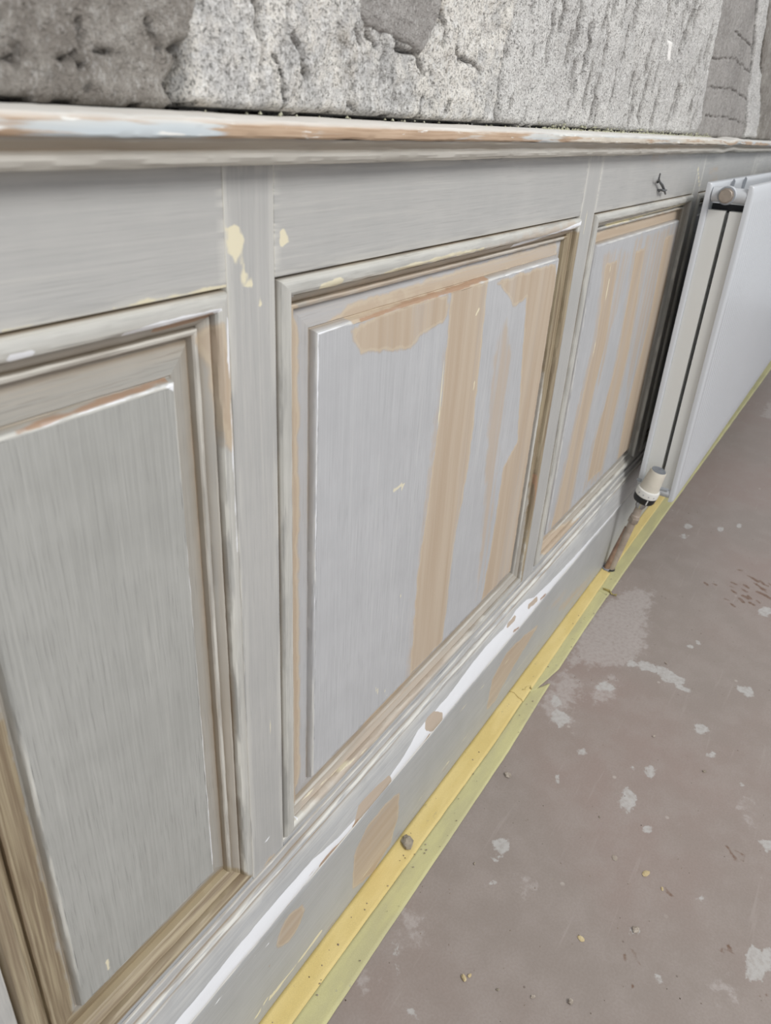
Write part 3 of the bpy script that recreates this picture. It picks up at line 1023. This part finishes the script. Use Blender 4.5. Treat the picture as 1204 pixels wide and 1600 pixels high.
# ------------------------------------------------------------------ setting: panelling
trim = empty('trim_1', (0, 0, 0), 'grey painted timber panelling with raised panels, partly filled and sanded', None, None, 'structure')
extrude_poly('backing_board', [(.016, .0), (.030, .0), (.030, ZD - .02), (.016, ZD - .02)], X0, X1, M_BACK, trim)
ZT, ZBOT = .767, .222          # panel openings
ZU = ZD - .0285
OPEN = [(-.62, .072), (.119, .345), (.390, .977), (1.030, 1.592), (1.640, 2.21), (2.258, 2.83), (2.878, 3.45), (3.498, 4.07), (4.118, 4.69)]
prev = X0
for i, (a, b) in enumerate(OPEN):
    g = .0002
    board('stile', prev + g, a, .12, ZU, 0, .02, 'z', M_RAIL, trim, 'frame', .007 if i < 5 else .03, seed=20 + i)
    board('top_rail', a + g, b - g, ZT, ZU, 0, .02, 'x', M_RAIL, trim, 'frame', .007 if i < 5 else .03, seed=40 + i)
    board('bottom_rail', a + g, b - g, .12, ZBOT, 0, .02, 'x', M_PLINTH, trim, 'frame', .006 if i < 5 else .03, seed=60 + i)
    st = .006 if i < 5 else .03
    # moulding planted round each opening: quirk, torus, cove, bead
    frame_sweep('panel_moulding', a, b, ZBOT, ZT,
                [(k_[0] * 1.1 if k_[0] > .002 else k_[0],) + k_[1:] for k_ in [(-.0004, .005, .9, 0), (.0002, .0062, 1, 0), (.0017, .0062, 1, 0), (.0019, .0010, .6, .0), (.0022, -.0010, .1, .5), (.0030, -.0028, 0, .3), (.0050, -.0044, 0, .15), (.0075, -.0050, 0, .1), (.0098, -.0046, 0, .3), (.0114, -.0034, 0, .6), (.0122, -.0018, .2, .7),
                 (.0124, .0032, 1, 0), (.0132, .0036, 1, 0), (.0135, .0018, .5, .2), (.0150, .0026, .5, 0), (.0170, .0046, .5, 0), (.0190, .0076, .7, 0), (.0192, .0094, 1.0, 0), (.0199, .0094, 1.0, 0), (.0201, .0052, .4, .3), (.0212, .0044, .3, .4), (.0226, .0050, .3, .4), (.0236, .0064, .6, .1), (.0238, .0125, 1.0, 0), (.0244, .0135, 1, 0)]],
                M_MOULD, trim, 'mould', 100 + i, st)
    fm = M_FIELD1 if i <= 1 else M_FIELD2

    def lf(X, Z, S):
        A = layers_at('margin', X, Z)
        B = layers_at('bevel', X, Z)
        Cc = layers_at('field', X, Z)
        r = {}
        for k in ('filler', 'thin', 'dirt', 'cream', 'line', 'white', 'wood'):
            r[k] = np.where(S < .0425, A.get(k, 0), np.maximum(B.get(k, 0), np.where(S > .0455, Cc.get(k, 0), 0)))
        return r
    p0 = .0225 if i not in (1, 2) else .0126
    rpn = frame_sweep('raised_panel', a + (.005 if i == 2 else 0), b, ZBOT - .004 if i != 1 else ZBOT + .005, ZT - (.005 if i == 1 else .001 if i == 2 else 0),
                [(p0, .0126, .9, 0), (.0262, .0112, .9, 0), (.0276, .0106, .5, 0), (.0350, .0096, .25, 0), (.0420, .0090, .3, 0), (.0428, .0098, .9, 0), (.0434, .0092, .8, 0), (.0442, .0056, .3, .1), (.0448, .0040, .1, .2), (.0458, .0030, 0, .55), (.0464, .0026, 0, .4), (.0474, .0025, 0, 0)],
                fm, trim, 'margin', 200 + i, st, .0004, 'field', lf)
    if i in (1, 2, 3):
        rpn['label'] = ('plain mid grey panel at the near end', 'large pale panel with broad tan filler band', 'pale panel streaked with tan beside the radiator')[i - 1]
    prev = b
board('stile', prev + .0002, X1, .12, ZU, 0, .02, 'z', M_RAIL, trim, 'frame', .03, seed=33)

# ------------------------------------------------------------------ setting: skirting board
base = empty('baseboard_left', (0, 0, 0), 'tall skirting board with chipped white ridge above yellow tape', None, None, 'structure')
sk = np.concatenate([np.linspace(X0, .2, 60), np.arange(.205, 2.0, .005), np.arange(2.0, X1, .03)])
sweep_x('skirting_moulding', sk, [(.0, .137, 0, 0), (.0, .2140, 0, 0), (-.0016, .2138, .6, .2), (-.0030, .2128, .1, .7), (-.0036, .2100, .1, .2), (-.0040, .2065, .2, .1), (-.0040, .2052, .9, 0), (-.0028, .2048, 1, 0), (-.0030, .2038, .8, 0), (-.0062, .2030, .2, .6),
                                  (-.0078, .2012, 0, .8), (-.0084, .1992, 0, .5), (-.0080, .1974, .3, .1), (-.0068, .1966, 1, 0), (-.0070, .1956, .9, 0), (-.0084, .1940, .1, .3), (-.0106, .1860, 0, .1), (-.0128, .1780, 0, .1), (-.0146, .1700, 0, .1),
                                  (-.0160, .1630, 0, .1), (-.0170, .1580, 0, .2), (-.0174, .1545, 0, .2), (-.0172, .1520, 0, .3), (-.0162, .1490, .2, .2), (-.0148, .1478, .9, 0), (-.0122, .1474, 1, 0), (-.0117, .1465, 1, 0), (-.0117, .1380, .8, 0), (.0, .1370, 0, 0)], M_SKIRT, base, 'ridge', 301, .0004)  # groove floor under the ridge tinted darker for its shadow line
board('plinth_board', X0, X1, .0015, .1395, -.0130, .012, 'x', M_PLINTH, base, 'plinth', .0065, .0016, 310)

# ------------------------------------------------------------------ masking tape


def floor_strip(name, pts_in, pts_out, h0, h1, mat, label, seed, nu=160, nv=7, rag=.0008, lift=None, sag=0.0):
    """thin strip of tape between two edge polylines on the floor (metres), torn ends"""
    def resample(p, t):
        p = np.asarray(p, float)
        d = np.concatenate([[0], np.cumsum(np.hypot(np.diff(p[:, 0]), np.diff(p[:, 1])))])
        d /= d[-1]
        return np.stack([np.interp(t, d, p[:, 0]), np.interp(t, d, p[:, 1])], -1)
    t = np.linspace(0, 1, nu)
    A, B = resample(pts_in, t), resample(pts_out, t)
    A[:, 1] += fbm(A[:, 0] * 40, A[:, 0] * 0, seed, 3) * rag
    B[:, 1] += fbm(B[:, 0] * 40, B[:, 0] * 0, seed + 3, 3) * rag
    top, bot = [], []
    for j in range(nv):
        s = j / (nv - 1)
        P = A * (1 - s) + B * s
        jag = (hash2(np.array([j]), np.array([seed]), 3)[0] - .5) * .006
        P[0, 0] += jag
        P[-1, 0] -= jag
        z = h0 * (1 - s) + h1 * s + np.abs(fbm(P[:, 0] * 26, np.full(nu, s * 2.3), seed + 7, 3)) * .0016
        if lift is not None:
            z = z + lift(P[:, 0], s)
        top.append(np.stack([P[:, 0], P[:, 1], z], -1))
    T = np.stack(top, 1)
    Bm = T.copy()
    Bm[..., 2] -= .00025
    V = np.concatenate([T.reshape(-1, 3), Bm.reshape(-1, 3)])
    n = nu * nv
    F = grid_faces(nu, nv, True).tolist() + (grid_faces(nu, nv, False) + n).tolist()
    rim = [i * nv for i in range(nu)] + [(nu - 1) * nv + j for j in range(1, nv)] + [i * nv + nv - 1 for i in range(nu - 2, -1, -1)] + [j for j in range(nv - 2, 0, -1)]
    for a, b in zip(rim, rim[1:] + rim[:1]):
        F.append([a, b, b + n, a + n])
    me = mesh(name, V, F)
    o = link(name, me, mat, None, True)
    return tag(o, label, 'tape', 'masking tape along the skirting')


floor_strip('masking_tape', [(-.3, -.0575), (.30, -.0690), (.345, -.0388), (.60, -.0405), (.83, -.0425), (1.0, -.0385), (1.04, -.034)], [(-.3, -.0715), (.36, -.0715), (.60, -.0702), (.85, -.0690), (1.043, -.0610)][0:5], .0010, .0010, M_TAPE2,
            'pale green yellow tape on the floor, near strip at the bottom of the picture', 1)
bpy.data.objects.remove(bpy.data.objects['masking_tape'])
floor_strip('masking_tape', [(-.3, -.036), (.345, -.0385), (.60, -.0405), (.83, -.0425), (1.0, -.0400)], [(-.3, -.0725), (.36, -.0715), (.60, -.0702), (.85, -.0690), (1.040, -.0625)], .0011, .0011, M_TAPE2,
            'pale green yellow tape on the floor, near strip reaching the bottom of the photo', 1, 240)
floor_strip('masking_tape', [(.985, -.0345), (1.20, -.0335), (1.385, -.0330)], [(1.010, -.0480), (1.085, -.0610), (1.20, -.0590), (1.375, -.0580)], .0014, .0014, M_TAPE2,
            'pale green yellow tape on the floor, short middle strip before the pipe', 2, 110)
floor_strip('masking_tape', [(1.370, -.0300), (1.80, -.0290), (4.9, -.0350)], [(1.368, -.0585), (1.80, -.0600), (2.2, -.0650), (4.9, -.0950)], .0011, .0011, M_TAPE2,
            'pale green yellow tape on the floor, far strip running under the radiator', 3, 260)
floor_strip('masking_tape', [(-.3, -.0125), (.5, -.0124), (1.0, -.0124)], [(-.3, -.0395), (.345, -.0410), (.60, -.0425), (.85, -.0440), (.995, -.0405)], .0044, .0016, M_TAPE,
            'bright yellow tape along the foot of the skirting, near strip', 4, 240)
floor_strip('masking_tape', [(.975, -.0124), (1.20, -.0124), (1.47, -.0124)], [(.968, -.0425), (1.20, -.0385), (1.465, -.0345)], .0050, .0022, M_TAPE,
            'bright yellow tape along the foot of the skirting, middle strip ending at the pipe foot', 5, 140)
floor_strip('masking_tape', [(1.50, -.0124), (3.0, -.0124), (4.9, -.0124)], [(1.50, -.0340), (2.2, -.0340), (4.9, -.0360)], .0044, .0016, M_TAPE,
            'bright yellow tape along the foot of the skirting, far strip under the radiator', 6, 200)

# torn scraps of tape standing up at the joins


def scrap(pts, h, label, seed, mat):
    r = random.Random(seed)
    pts = [onfloor(*p) for p in pts]
    n = len(pts)
    V, F = [], []
    for lvl in range(3):
        for i, (x, y) in enumerate(pts):
            V.append((x + lvl * .002 * r.uniform(-1, 1), y + lvl * .0015 * r.uniform(-1, 1), .0014 + h * lvl / 2 * (.6 + .4 * math.sin(i * 1.9 + seed))))
    for lvl in range(2):
        for i in range(n - 1):
            a = lvl * n + i
            F.append([a, a + 1, a + 1 + n, a + n])
    me = mesh('tape_scrap', V, F)
    o = link('tape_scrap', me, mat, None, True)
    md = o.modifiers.new('s', 'SOLIDIFY')
    md.thickness = .0004
    return tag(o, label, 'tape scrap')


M_SCRAP = plain('rolled_tape', (186, 170, 104), .7, 0, .8, 120, .0004, (140, 128, 84))
scrap([(941, 922), (948, 925), (955, 929), (962, 933)], .006, 'rolled torn end of pale tape on the floor near the pipe foot', 1, M_SCRAP)
scrap([(798, 1071), (804, 1077), (812, 1078), (820, 1080)], .004, 'crumpled tape edge where two strips meet beside the skirting', 2, M_SCRAP)
scrap([(820, 1078), (826, 1072), (829, 1080)], .005, 'small upright tape tear at the corner of the near pale strip', 3, M_SCRAP)

# ------------------------------------------------------------------ radiator
RX0, RX1 = 1.515, 3.55
RZ0, RZ1 = .182, .792
rad = empty('radiator', (RX0, -.078, RZ0), 'long white double panel radiator hung in front of the panelling', 'radiator')


def shift(o):
    o.location = (-RX0, .078, -RZ0)
    return o


def panel_outline(yb, yf, flip):
    """(y, z) outline of a pressed panel, thin rolled edges top and bottom"""
    s = 1 if flip else -1
    return yb, yf


def rad_panel(name, yb, yf, ribs_front):
    """hollow pressed panel: face at yf with fine vertical grooves, back at yb"""
    xs = [RX0, RX0 + .0006, RX0 + .002, RX0 + .006]
    gx = RX0 + .03
    groove = []
    while gx < RX1 - .03:
        xs += [gx - .0025, gx - .0012, gx + .0012, gx + .0025]
        groove += [gx]
        gx += .025
    xs += [RX1 - .006, RX1 - .002, RX1 - .0006, RX1]
    xs = np.array(xs)
    fy = np.full(len(xs), yf)
    for g in groove:
        if ribs_front:
            fy[np.abs(xs - g) < .0013] += .0009
    fy[0] += .0045
    fy[1] += .0022
    fy[2] += .0006
    fy[-1] += .0045
    fy[-2] += .0022
    fy[-3] += .0006
    zrow = [(RZ0, .0050), (RZ0 + .0006, .0026), (RZ0 + .003, .0008), (RZ0 + .010, 0), (RZ0 + .028, 0), (RZ0 + .031, 1), (RZ1 - .031, 1), (RZ1 - .028, 0), (RZ1 - .012, 0), (RZ1 - .004, .0010), (RZ1 - .0008, .0032), (RZ1, .0058)]
    V, F = [], []
    for z, d in zrow:
        for i, x in enumerate(xs):
            y = (fy[i] if d == 1 else (yf + (fy[i] - yf if (i < 3 or i > len(xs) - 4) else 0) + (0 if d == 1 else d)))
            V.append((x, min(y, yb), z))
    n = len(xs)
    for r in range(len(zrow) - 1):
        for i in range(n - 1):
            a = r * n + i
            F.append([a, a + 1, a + 1 + n, a + n])
    o2 = len(V)
    # back sheet
    V += [(RX0, yb, RZ0), (RX1, yb, RZ0), (RX1, yb, RZ1), (RX0, yb, RZ1)]
    F.append([o2 + 3, o2 + 2, o2 + 1, o2])
    top = [(len(zrow) - 1) * n + i for i in range(n)]
    F.append(top + [o2 + 2, o2 + 3])
    F.append([i for i in range(n)][::-1] + [o2, o2 + 1])
    F.append([r * n for r in range(len(zrow))] + [o2 + 3, o2])
    F.append([r * n + n - 1 for r in range(len(zrow))][::-1] + [o2 + 1, o2 + 2])
    me = mesh(name, V, F)
    o = link(name, me, M_RADW, rad, True)
    me.set_sharp_from_angle(angle=math.radians(28))
    return shift(o)


rad_panel('front_panel', -.1060, -.1165, True)
rp = rad_panel('rear_panel', -.0370, -.0470, False)


def convector(name, yb, yf, z0, z1, close):
    """folded sheet: U-shaped channels welded to a panel, the first one shows as a flat strip at the end"""
    V, F = [], []
    pts = []
    x = RX0 + .006
    k = 0
    while x < RX1 - .03:
        pts += [(x, yb), (x, yf), (x + .017, yf), (x + .017, yb)]
        x += .034
    n = len(pts)
    for z in (z0, z1):
        for px, py in pts:
            V.append((px, py, z))
    for i in range(n - 1):
        F.append([i, i + 1, i + 1 + n, i + n])
    me = mesh(name, V, F)
    o = link(name, me, M_RADC, rad)
    md = o.modifiers.new('t', 'SOLIDIFY')
    md.thickness = .0007
    md.offset = 0
    return shift(o)


convector('convector_fins', -.0472, -.0762, RZ0 + .022, .748, -1)
convector('convector_fins', -.1058, -.0838, RZ0 + .022, .748, 1)
# header tubes joining the two panels at top and bottom, and the plug
HZ = .7735
shift(tube('header_tube', [(RX0 + .012, -.0480, HZ), (RX0 + .012, -.0560, HZ), (RX0 + .012, -.0980, HZ), (RX0 + .012, -.1055, HZ)], .0125, M_RADW, rad, 24))
shift(tube('header_tube', [(RX0 + .012, -.0480, RZ0 + .016), (RX0 + .012, -.1055, RZ0 + .016)], .0115, M_RADW, rad, 24))
shift(lathe('header_boss', (RX0 + .012, -.0735, HZ), (-1, 0, 0), [(0, .0155), (.010, .0155), (.0135, .0150), (.014, .0135)], M_RADW, rad, 28))
plug = shift(lathe('vent_plug', (RX0 - .002, -.0735, HZ), (-1, 0, 0), [(0, .0128), (.003, .0128), (.0032, .0116), (.010, .0114), (.0112, .0104), (.0114, .0060)], M_PLUG, rad, 10))
plug['label'] = 'nickel hexagon plug'
shift(lathe('header_washer', (RX0 - .0015, -.0735, HZ), (-1, 0, 0), [(0, .0150), (.0024, .0150), (.0026, .0140)], M_SEAM, rad, 28))
# dark sheet in the gap beneath the header, standing in for its shade, bracket hooks on the rear panel
shift(extrude_poly('gap_shade_sheet', [(-.0478, .7440), (-.1050, .7440), (-.1050, .7580), (-.0478, .7580)], RX0 + .03, RX0 + .034, M_DARK, rad))
for x in (RX0 + .17, RX0 + .30, RX0 + .80, RX0 + 1.4):
    shift(extrude_poly('hanging_tab', [(-.0475, RZ1 - .022), (-.0520, RZ1 - .022), (-.0535, RZ1 - .002), (-.0505, RZ1 + .002), (-.0475, RZ1 - .004)], x, x + .004, M_SEAM, rad))
for x in (RX0 + .25, RX0 + 1.70):
    shift(extrude_poly('wall_bracket', [(-.0005, .30), (-.0365, .32), (-.0365, .70), (-.0005, .72), (-.0005, .66), (-.0260, .64), (-.0260, .38), (-.0005, .36)], x, x + .03, M_RADW, rad))

# ------------------------------------------------------------------ thermostatic valve and pipes
VX = 1.4895
vax = Vector((-.02, -.225, 1)).normalized()
vb = Vector((VX, -.0590, .1700))
valve = empty('radiator_valve', tuple(vb), 'beige thermostatic valve head with black base at the radiator foot', 'valve')


def vs(o):
    o.location = -vb
    return o


vs(lathe('valve_body', vb - vax * .006, vax, [(0, .0085), (.004, .0105), (.014, .0115), (.016, .0115)], M_CHROME, valve, 24))
bk = vs(lathe('dial_ring', vb + vax * .0100, vax, [(0, .0150), (.002, .0205), (.006, .0225), (.0165, .0232), (.0180, .0225)], M_BLACK, valve, 40))
bk['label'] = 'black ring with white pointer'
sr = vs(lathe('scale_ring', vb + vax * .0270, vax, [(0, .0226), (.001, .0236), (.0120, .0238), (.0150, .0228), (.0162, .0200)], M_CREAM, valve, 40))
hd = vs(lathe('valve_head', vb + vax * .0430, vax, [(0, .0202), (.003, .0196), (.030, .0178), (.0430, .0168), (.0450, .0160), (.0448, .0140)], M_BEIGE, valve, 48, 24, .02))
cap = lathe('head_cap', vb + vax * .0872, vax, [(0, .0150), (.0016, .0148), (.0019, .0130), (.0013, .0112), (.0013, .0070), (.0021, .0052)], plain('grey_cap', (118, 122, 128), .45), hd, 32)
cap['label'] = 'grey end cap'
# small pointer and scale dots
sd = (CAM - np.array(vb))
side = Vector((sd[0], sd[1], 0)).normalized()
side = (side - vax * side.dot(vax)).normalized()
oth = vax.cross(side)
pt = vb + vax * .020 + (side * .95 + oth * .3).normalized() * .0226
lathe('pointer', pt - vax * .005, vax, [(0, .0012), (.011, .0012)], M_CREAM, bk, 8)
for a in (-.75, -.28, .2, .68):
    d = (side * math.cos(a) + oth * math.sin(a)).normalized()
    lathe('scale_dot', vb + vax * .0345 + d * .0231, d, [(0, .0014), (.0009, .0013)], M_SEAM, sr, 8)
vs(tube('valve_tail', [tuple(vb + vax * .030 + Vector((.010, -.0, 0))), (RX0 - .006, -.069, RZ0 + .015), (RX0 - .0005, -.071, RZ0 + .016)], [.0085, .0095, .0095], M_CHROME, valve, 20))
lk = vs(lathe('lockshield_spindle', Vector((VX + .012, -.0860, .212)), (0, -1, .05), [(0, .0040), (.016, .0040), (.0165, .0028)], M_SEAM, valve, 12))
vs(lathe('side_stub', Vector((VX + .004, -.0480, .222)), (0, 1, .05), [(0, .0034), (.009, .0034)], M_SEAM, valve, 12))

pb = onfloor(952, 890)
pipe = empty('supply_pipe', (pb[0], pb[1], 0), 'old painted pipe rising from the floor to the radiator valve', 'pipe')


def psft(o):
    o.location = (-pb[0], -pb[1], 0)
    return o


top = vb - vax * .004
foot = Vector((pb[0], pb[1] - .001, .0012))
psft(tube('pipe', [tuple(foot), tuple(foot.lerp(top, .35)), tuple(foot.lerp(top, .7)), tuple(top)], .0081, M_PIPE, pipe, 20))
ja = (Vector(top) - foot).normalized()
jc = foot.lerp(top, .76)
psft(lathe('union_nut', jc, ja, [(0, .0100), (.001, .0118), (.011, .0118), (.012, .0100)], M_PLUG, pipe, 6))
psft(lathe('olive_collar', jc + ja * .012, ja, [(0, .0098), (.006, .0096), (.007, .0084)], M_PIPE, pipe, 20))
r0 = Vector((pb[0] - .006, -.0212, .0012))
r1 = foot.lerp(top, .66) + Vector((.002, .006, 0))
cp = psft(tube('copper_shadow_tube', [tuple(r0), tuple(r0.lerp(r1, .5)), tuple(r1)], [.0066, .0062, .0050], M_COPPER, pipe, 18))  # added tube: copper strip plus the dark shadow beside the painted pipe
cp['label'] = 'copper brown tube for the copper strip and shadow behind the painted pipe'
psft(lathe('pipe_foot', (pb[0], pb[1] - .001, .0010), (0, 0, 1), [(0, .0105), (.003, .0100), (.0036, .0086)], M_DARK, pipe, 20))
psft(lathe('pipe_foot', (pb[0] - .006, -.0212, .0010), (0, 0, 1), [(0, .0086), (.004, .0084), (.0046, .0070)], M_SEAM, pipe, 20))

# ------------------------------------------------------------------ twisted wire hook on the top rail
hx, hz = onwall(1033, 292, -.004)


def wp(px, py, y):
    x, z = onwall(px, py, y)
    return (x, y, z)


hook = empty('wire_hook', (hx, 0, hz), 'small bent wire hook fixed to the top rail above the far panel', 'hook')


def hs(o):
    o.location = (-hx, 0, -hz)
    return o


hs(tube('hook_wire', [wp(1031, 271, -.010), wp(1029, 279, -.009), wp(1030, 284, -.006), wp(1034, 289, -.007), wp(1037, 296, -.008), wp(1039, 303, -.007)], [.0010, .0013, .0016, .0022, .0020, .0014], M_WIRE, hook, 10))
hs(tube('hook_wire', [wp(1027, 297, -.001), wp(1033, 297, -.007), wp(1037, 298, -.009), wp(1041, 297, -.007)], [.0016, .0018, .0020, .0012], M_WIRE, hook, 10))
hs(tube('hook_wire', [wp(1029, 279, .001), wp(1027, 285, -.004), wp(1030, 284, -.006)], [.0016, .0016, .0014], M_WIRE, hook, 10))
hs(lathe('nail_head', Vector(wp(1028, 298, .001)), (0, -1, 0), [(0, .0022), (.0022, .0022), (.0028, .0014)], M_WIRE, hook, 10))

# ------------------------------------------------------------------ crumbs on the floor and the tape


def crumb(px, py, size, mat, label, name='plaster_crumb', base=0.0, seed=0, flat=.5, group='plaster crumbs on the floor', cat='crumb'):
    r = random.Random(seed * 31 + int(px))
    x, y = onfloor(px, py, base)
    n, m = 9, 5
    V, F = [], []
    ang = r.uniform(0, 6.28)
    el = r.uniform(.55, .85)
    for i in range(m):
        ph = -math.pi / 2 + math.pi * (i + .5) / m
        for k in range(n):
            th = 2 * math.pi * k / n
            q = size * (1 + r.uniform(-.22, .22))
            u, v, w = math.cos(ph) * math.cos(th) * q, math.cos(ph) * math.sin(th) * q * el, math.sin(ph) * q * flat
            V.append((u * math.cos(ang) - v * math.sin(ang), u * math.sin(ang) + v * math.cos(ang), max(w + size * flat * .75, 0.0)))
    for i in range(m - 1):
        for k in range(n):
            F.append([i * n + k, i * n + (k + 1) % n, (i + 1) * n + (k + 1) % n, (i + 1) * n + k])
    F.append(list(range(n))[::-1])
    F.append([(m - 1) * n + k for k in range(n)])
    me = mesh(name, V, F)
    o = link(name, me, mat)
    o.location = (x, y, base)
    return tag(o, label, cat, group)


crumb(636, 1318, .0112, M_PEBBLE, 'grey mortar pebble lying on the yellow tape', 'mortar_pebble', .0030, 1, .34, None, 'pebble')
crumb(793, 1212, .0055, M_CRUMB, 'pale flaky crumb on brown floor beside the near tape strip', seed=2)
crumb(724, 1529, .0042, M_CRUMBY, 'larger tan crumb of a pair near the bottom of the floor', seed=3)
crumb(733, 1525, .0026, M_CRUMBY, 'smaller tan crumb beside the larger one of the pair', seed=4)
crumb(891, 1567, .0034, M_CRUMB, 'upright pale crumb at the lower edge of the floor with a thin tail', seed=5, flat=.8)
crumb(832, 1558, .0026, M_CRUMB, 'small white crumb left of the upright pale crumb', seed=6)
crumb(1009, 1365, .0060, M_CRUMBY, 'flat yellowish chip in the middle of the floor', seed=7, flat=.18)
crumb(907, 1467, .0042, M_CRUMBY, 'small flat yellow chip in the lower middle of the floor', seed=8, flat=.2)
crumb(960, 1341, .0048, M_CRUMB, 'thin pale sliver left of the flat yellowish chip', seed=9, flat=.15)
crumb(993, 1454, .0050, M_CRUMB, 'pale broken crumb above the brown heel marks', seed=10, flat=.4)
crumb(1034, 1389, .0030, M_CRUMBY, 'tiny tan chip beside a brown scratch', seed=11, flat=.3)
crumb(741, 1350, .0022, M_PEBBLE, 'tiny dark grit grain near the near tape strip', seed=12)
crumb(936, 1277, .0018, M_PEBBLE, 'single dark speck left of the big plaster splash', seed=13)
crumb(777, 1547, .0022, M_PEBBLE, 'small dark grit grain below the tan pair', seed=14)
crumb(1040, 1037, .0030, M_CRUMB, 'small white crumb above the long plaster splash', seed=15)
crumb(1021, 1151, .0030, M_CRUMB, 'small white crumb above the round plaster dot', seed=16)
crumb(1100, 1206, .0030, M_PEBBLE, 'dark crumb on the floor towards the right edge', seed=17)

# dust and grit too small to count
r = random.Random(99)
V, F = [], []
for k in range(330):
    if k < 90:
        x = r.uniform(.3, 1.45)
        y = r.uniform(-.066, -.014)
        h = .0035
    else:
        x = r.uniform(.35, 2.2)
        y = -.07 - abs(r.gauss(0, .25))
        h = .0004
    s = r.uniform(.0004, .0012)
    b = len(V)
    for dx, dy, dz in ((-1, -1, -.6), (1, -1, -.6), (1, 1, -.6), (-1, 1, -.6), (0, 0, 1)):
        V.append((x + dx * s * r.uniform(.5, 1.2), y + dy * s * r.uniform(.5, 1.2), h + dz * s * .8))
    F += [[b, b + 1, b + 4], [b + 1, b + 2, b + 4], [b + 2, b + 3, b + 4], [b + 3, b, b + 4], [b + 3, b + 2, b + 1, b]]
me = mesh('floor_grit', V, F)
tag(link('floor_grit', me, plain('grit', (172, 160, 146), .95, 0, 1.0, 30, 0, (86, 74, 64))), 'fine grit and plaster dust scattered over floor and tape', 'grit', None, 'stuff')
# crumbs of old filler packed into the gap between dado and stone
V, F = [], []
for k in range(420):
    x = r.uniform(.80, 1.62) if k < 392 else r.uniform(.33, .8)
    y = r.uniform(-.006, .004)
    s = r.uniform(.0006, .0020) * (1 if x > .8 else .55)
    z = ZD - .0032 + r.uniform(0, .0012) + (r.uniform(0, .005) if k < 200 and y > -.003 else 0) * (1 if x > .8 else 0)
    b = len(V)
    for dx, dy, dz in ((-1, -1, -.8), (1, -1, -.8), (1, 1, -.8), (-1, 1, -.8), (-.5, -.5, .9), (.6, .2, .8)):
        V.append((x + dx * s * r.uniform(.6, 1.2), y + dy * s * r.uniform(.6, 1.2), z + dz * s))
    F += [[b, b + 1, b + 5, b + 4], [b + 1, b + 2, b + 5], [b + 2, b + 3, b + 4, b + 5], [b + 3, b, b + 4], [b + 3, b + 2, b + 1, b]]
me = mesh('gap_filler', V, F)
tag(link('gap_filler', me, M_FOAM), 'crumbly greenish filler left along the top of the dado rail', 'filler', None, 'stuff')
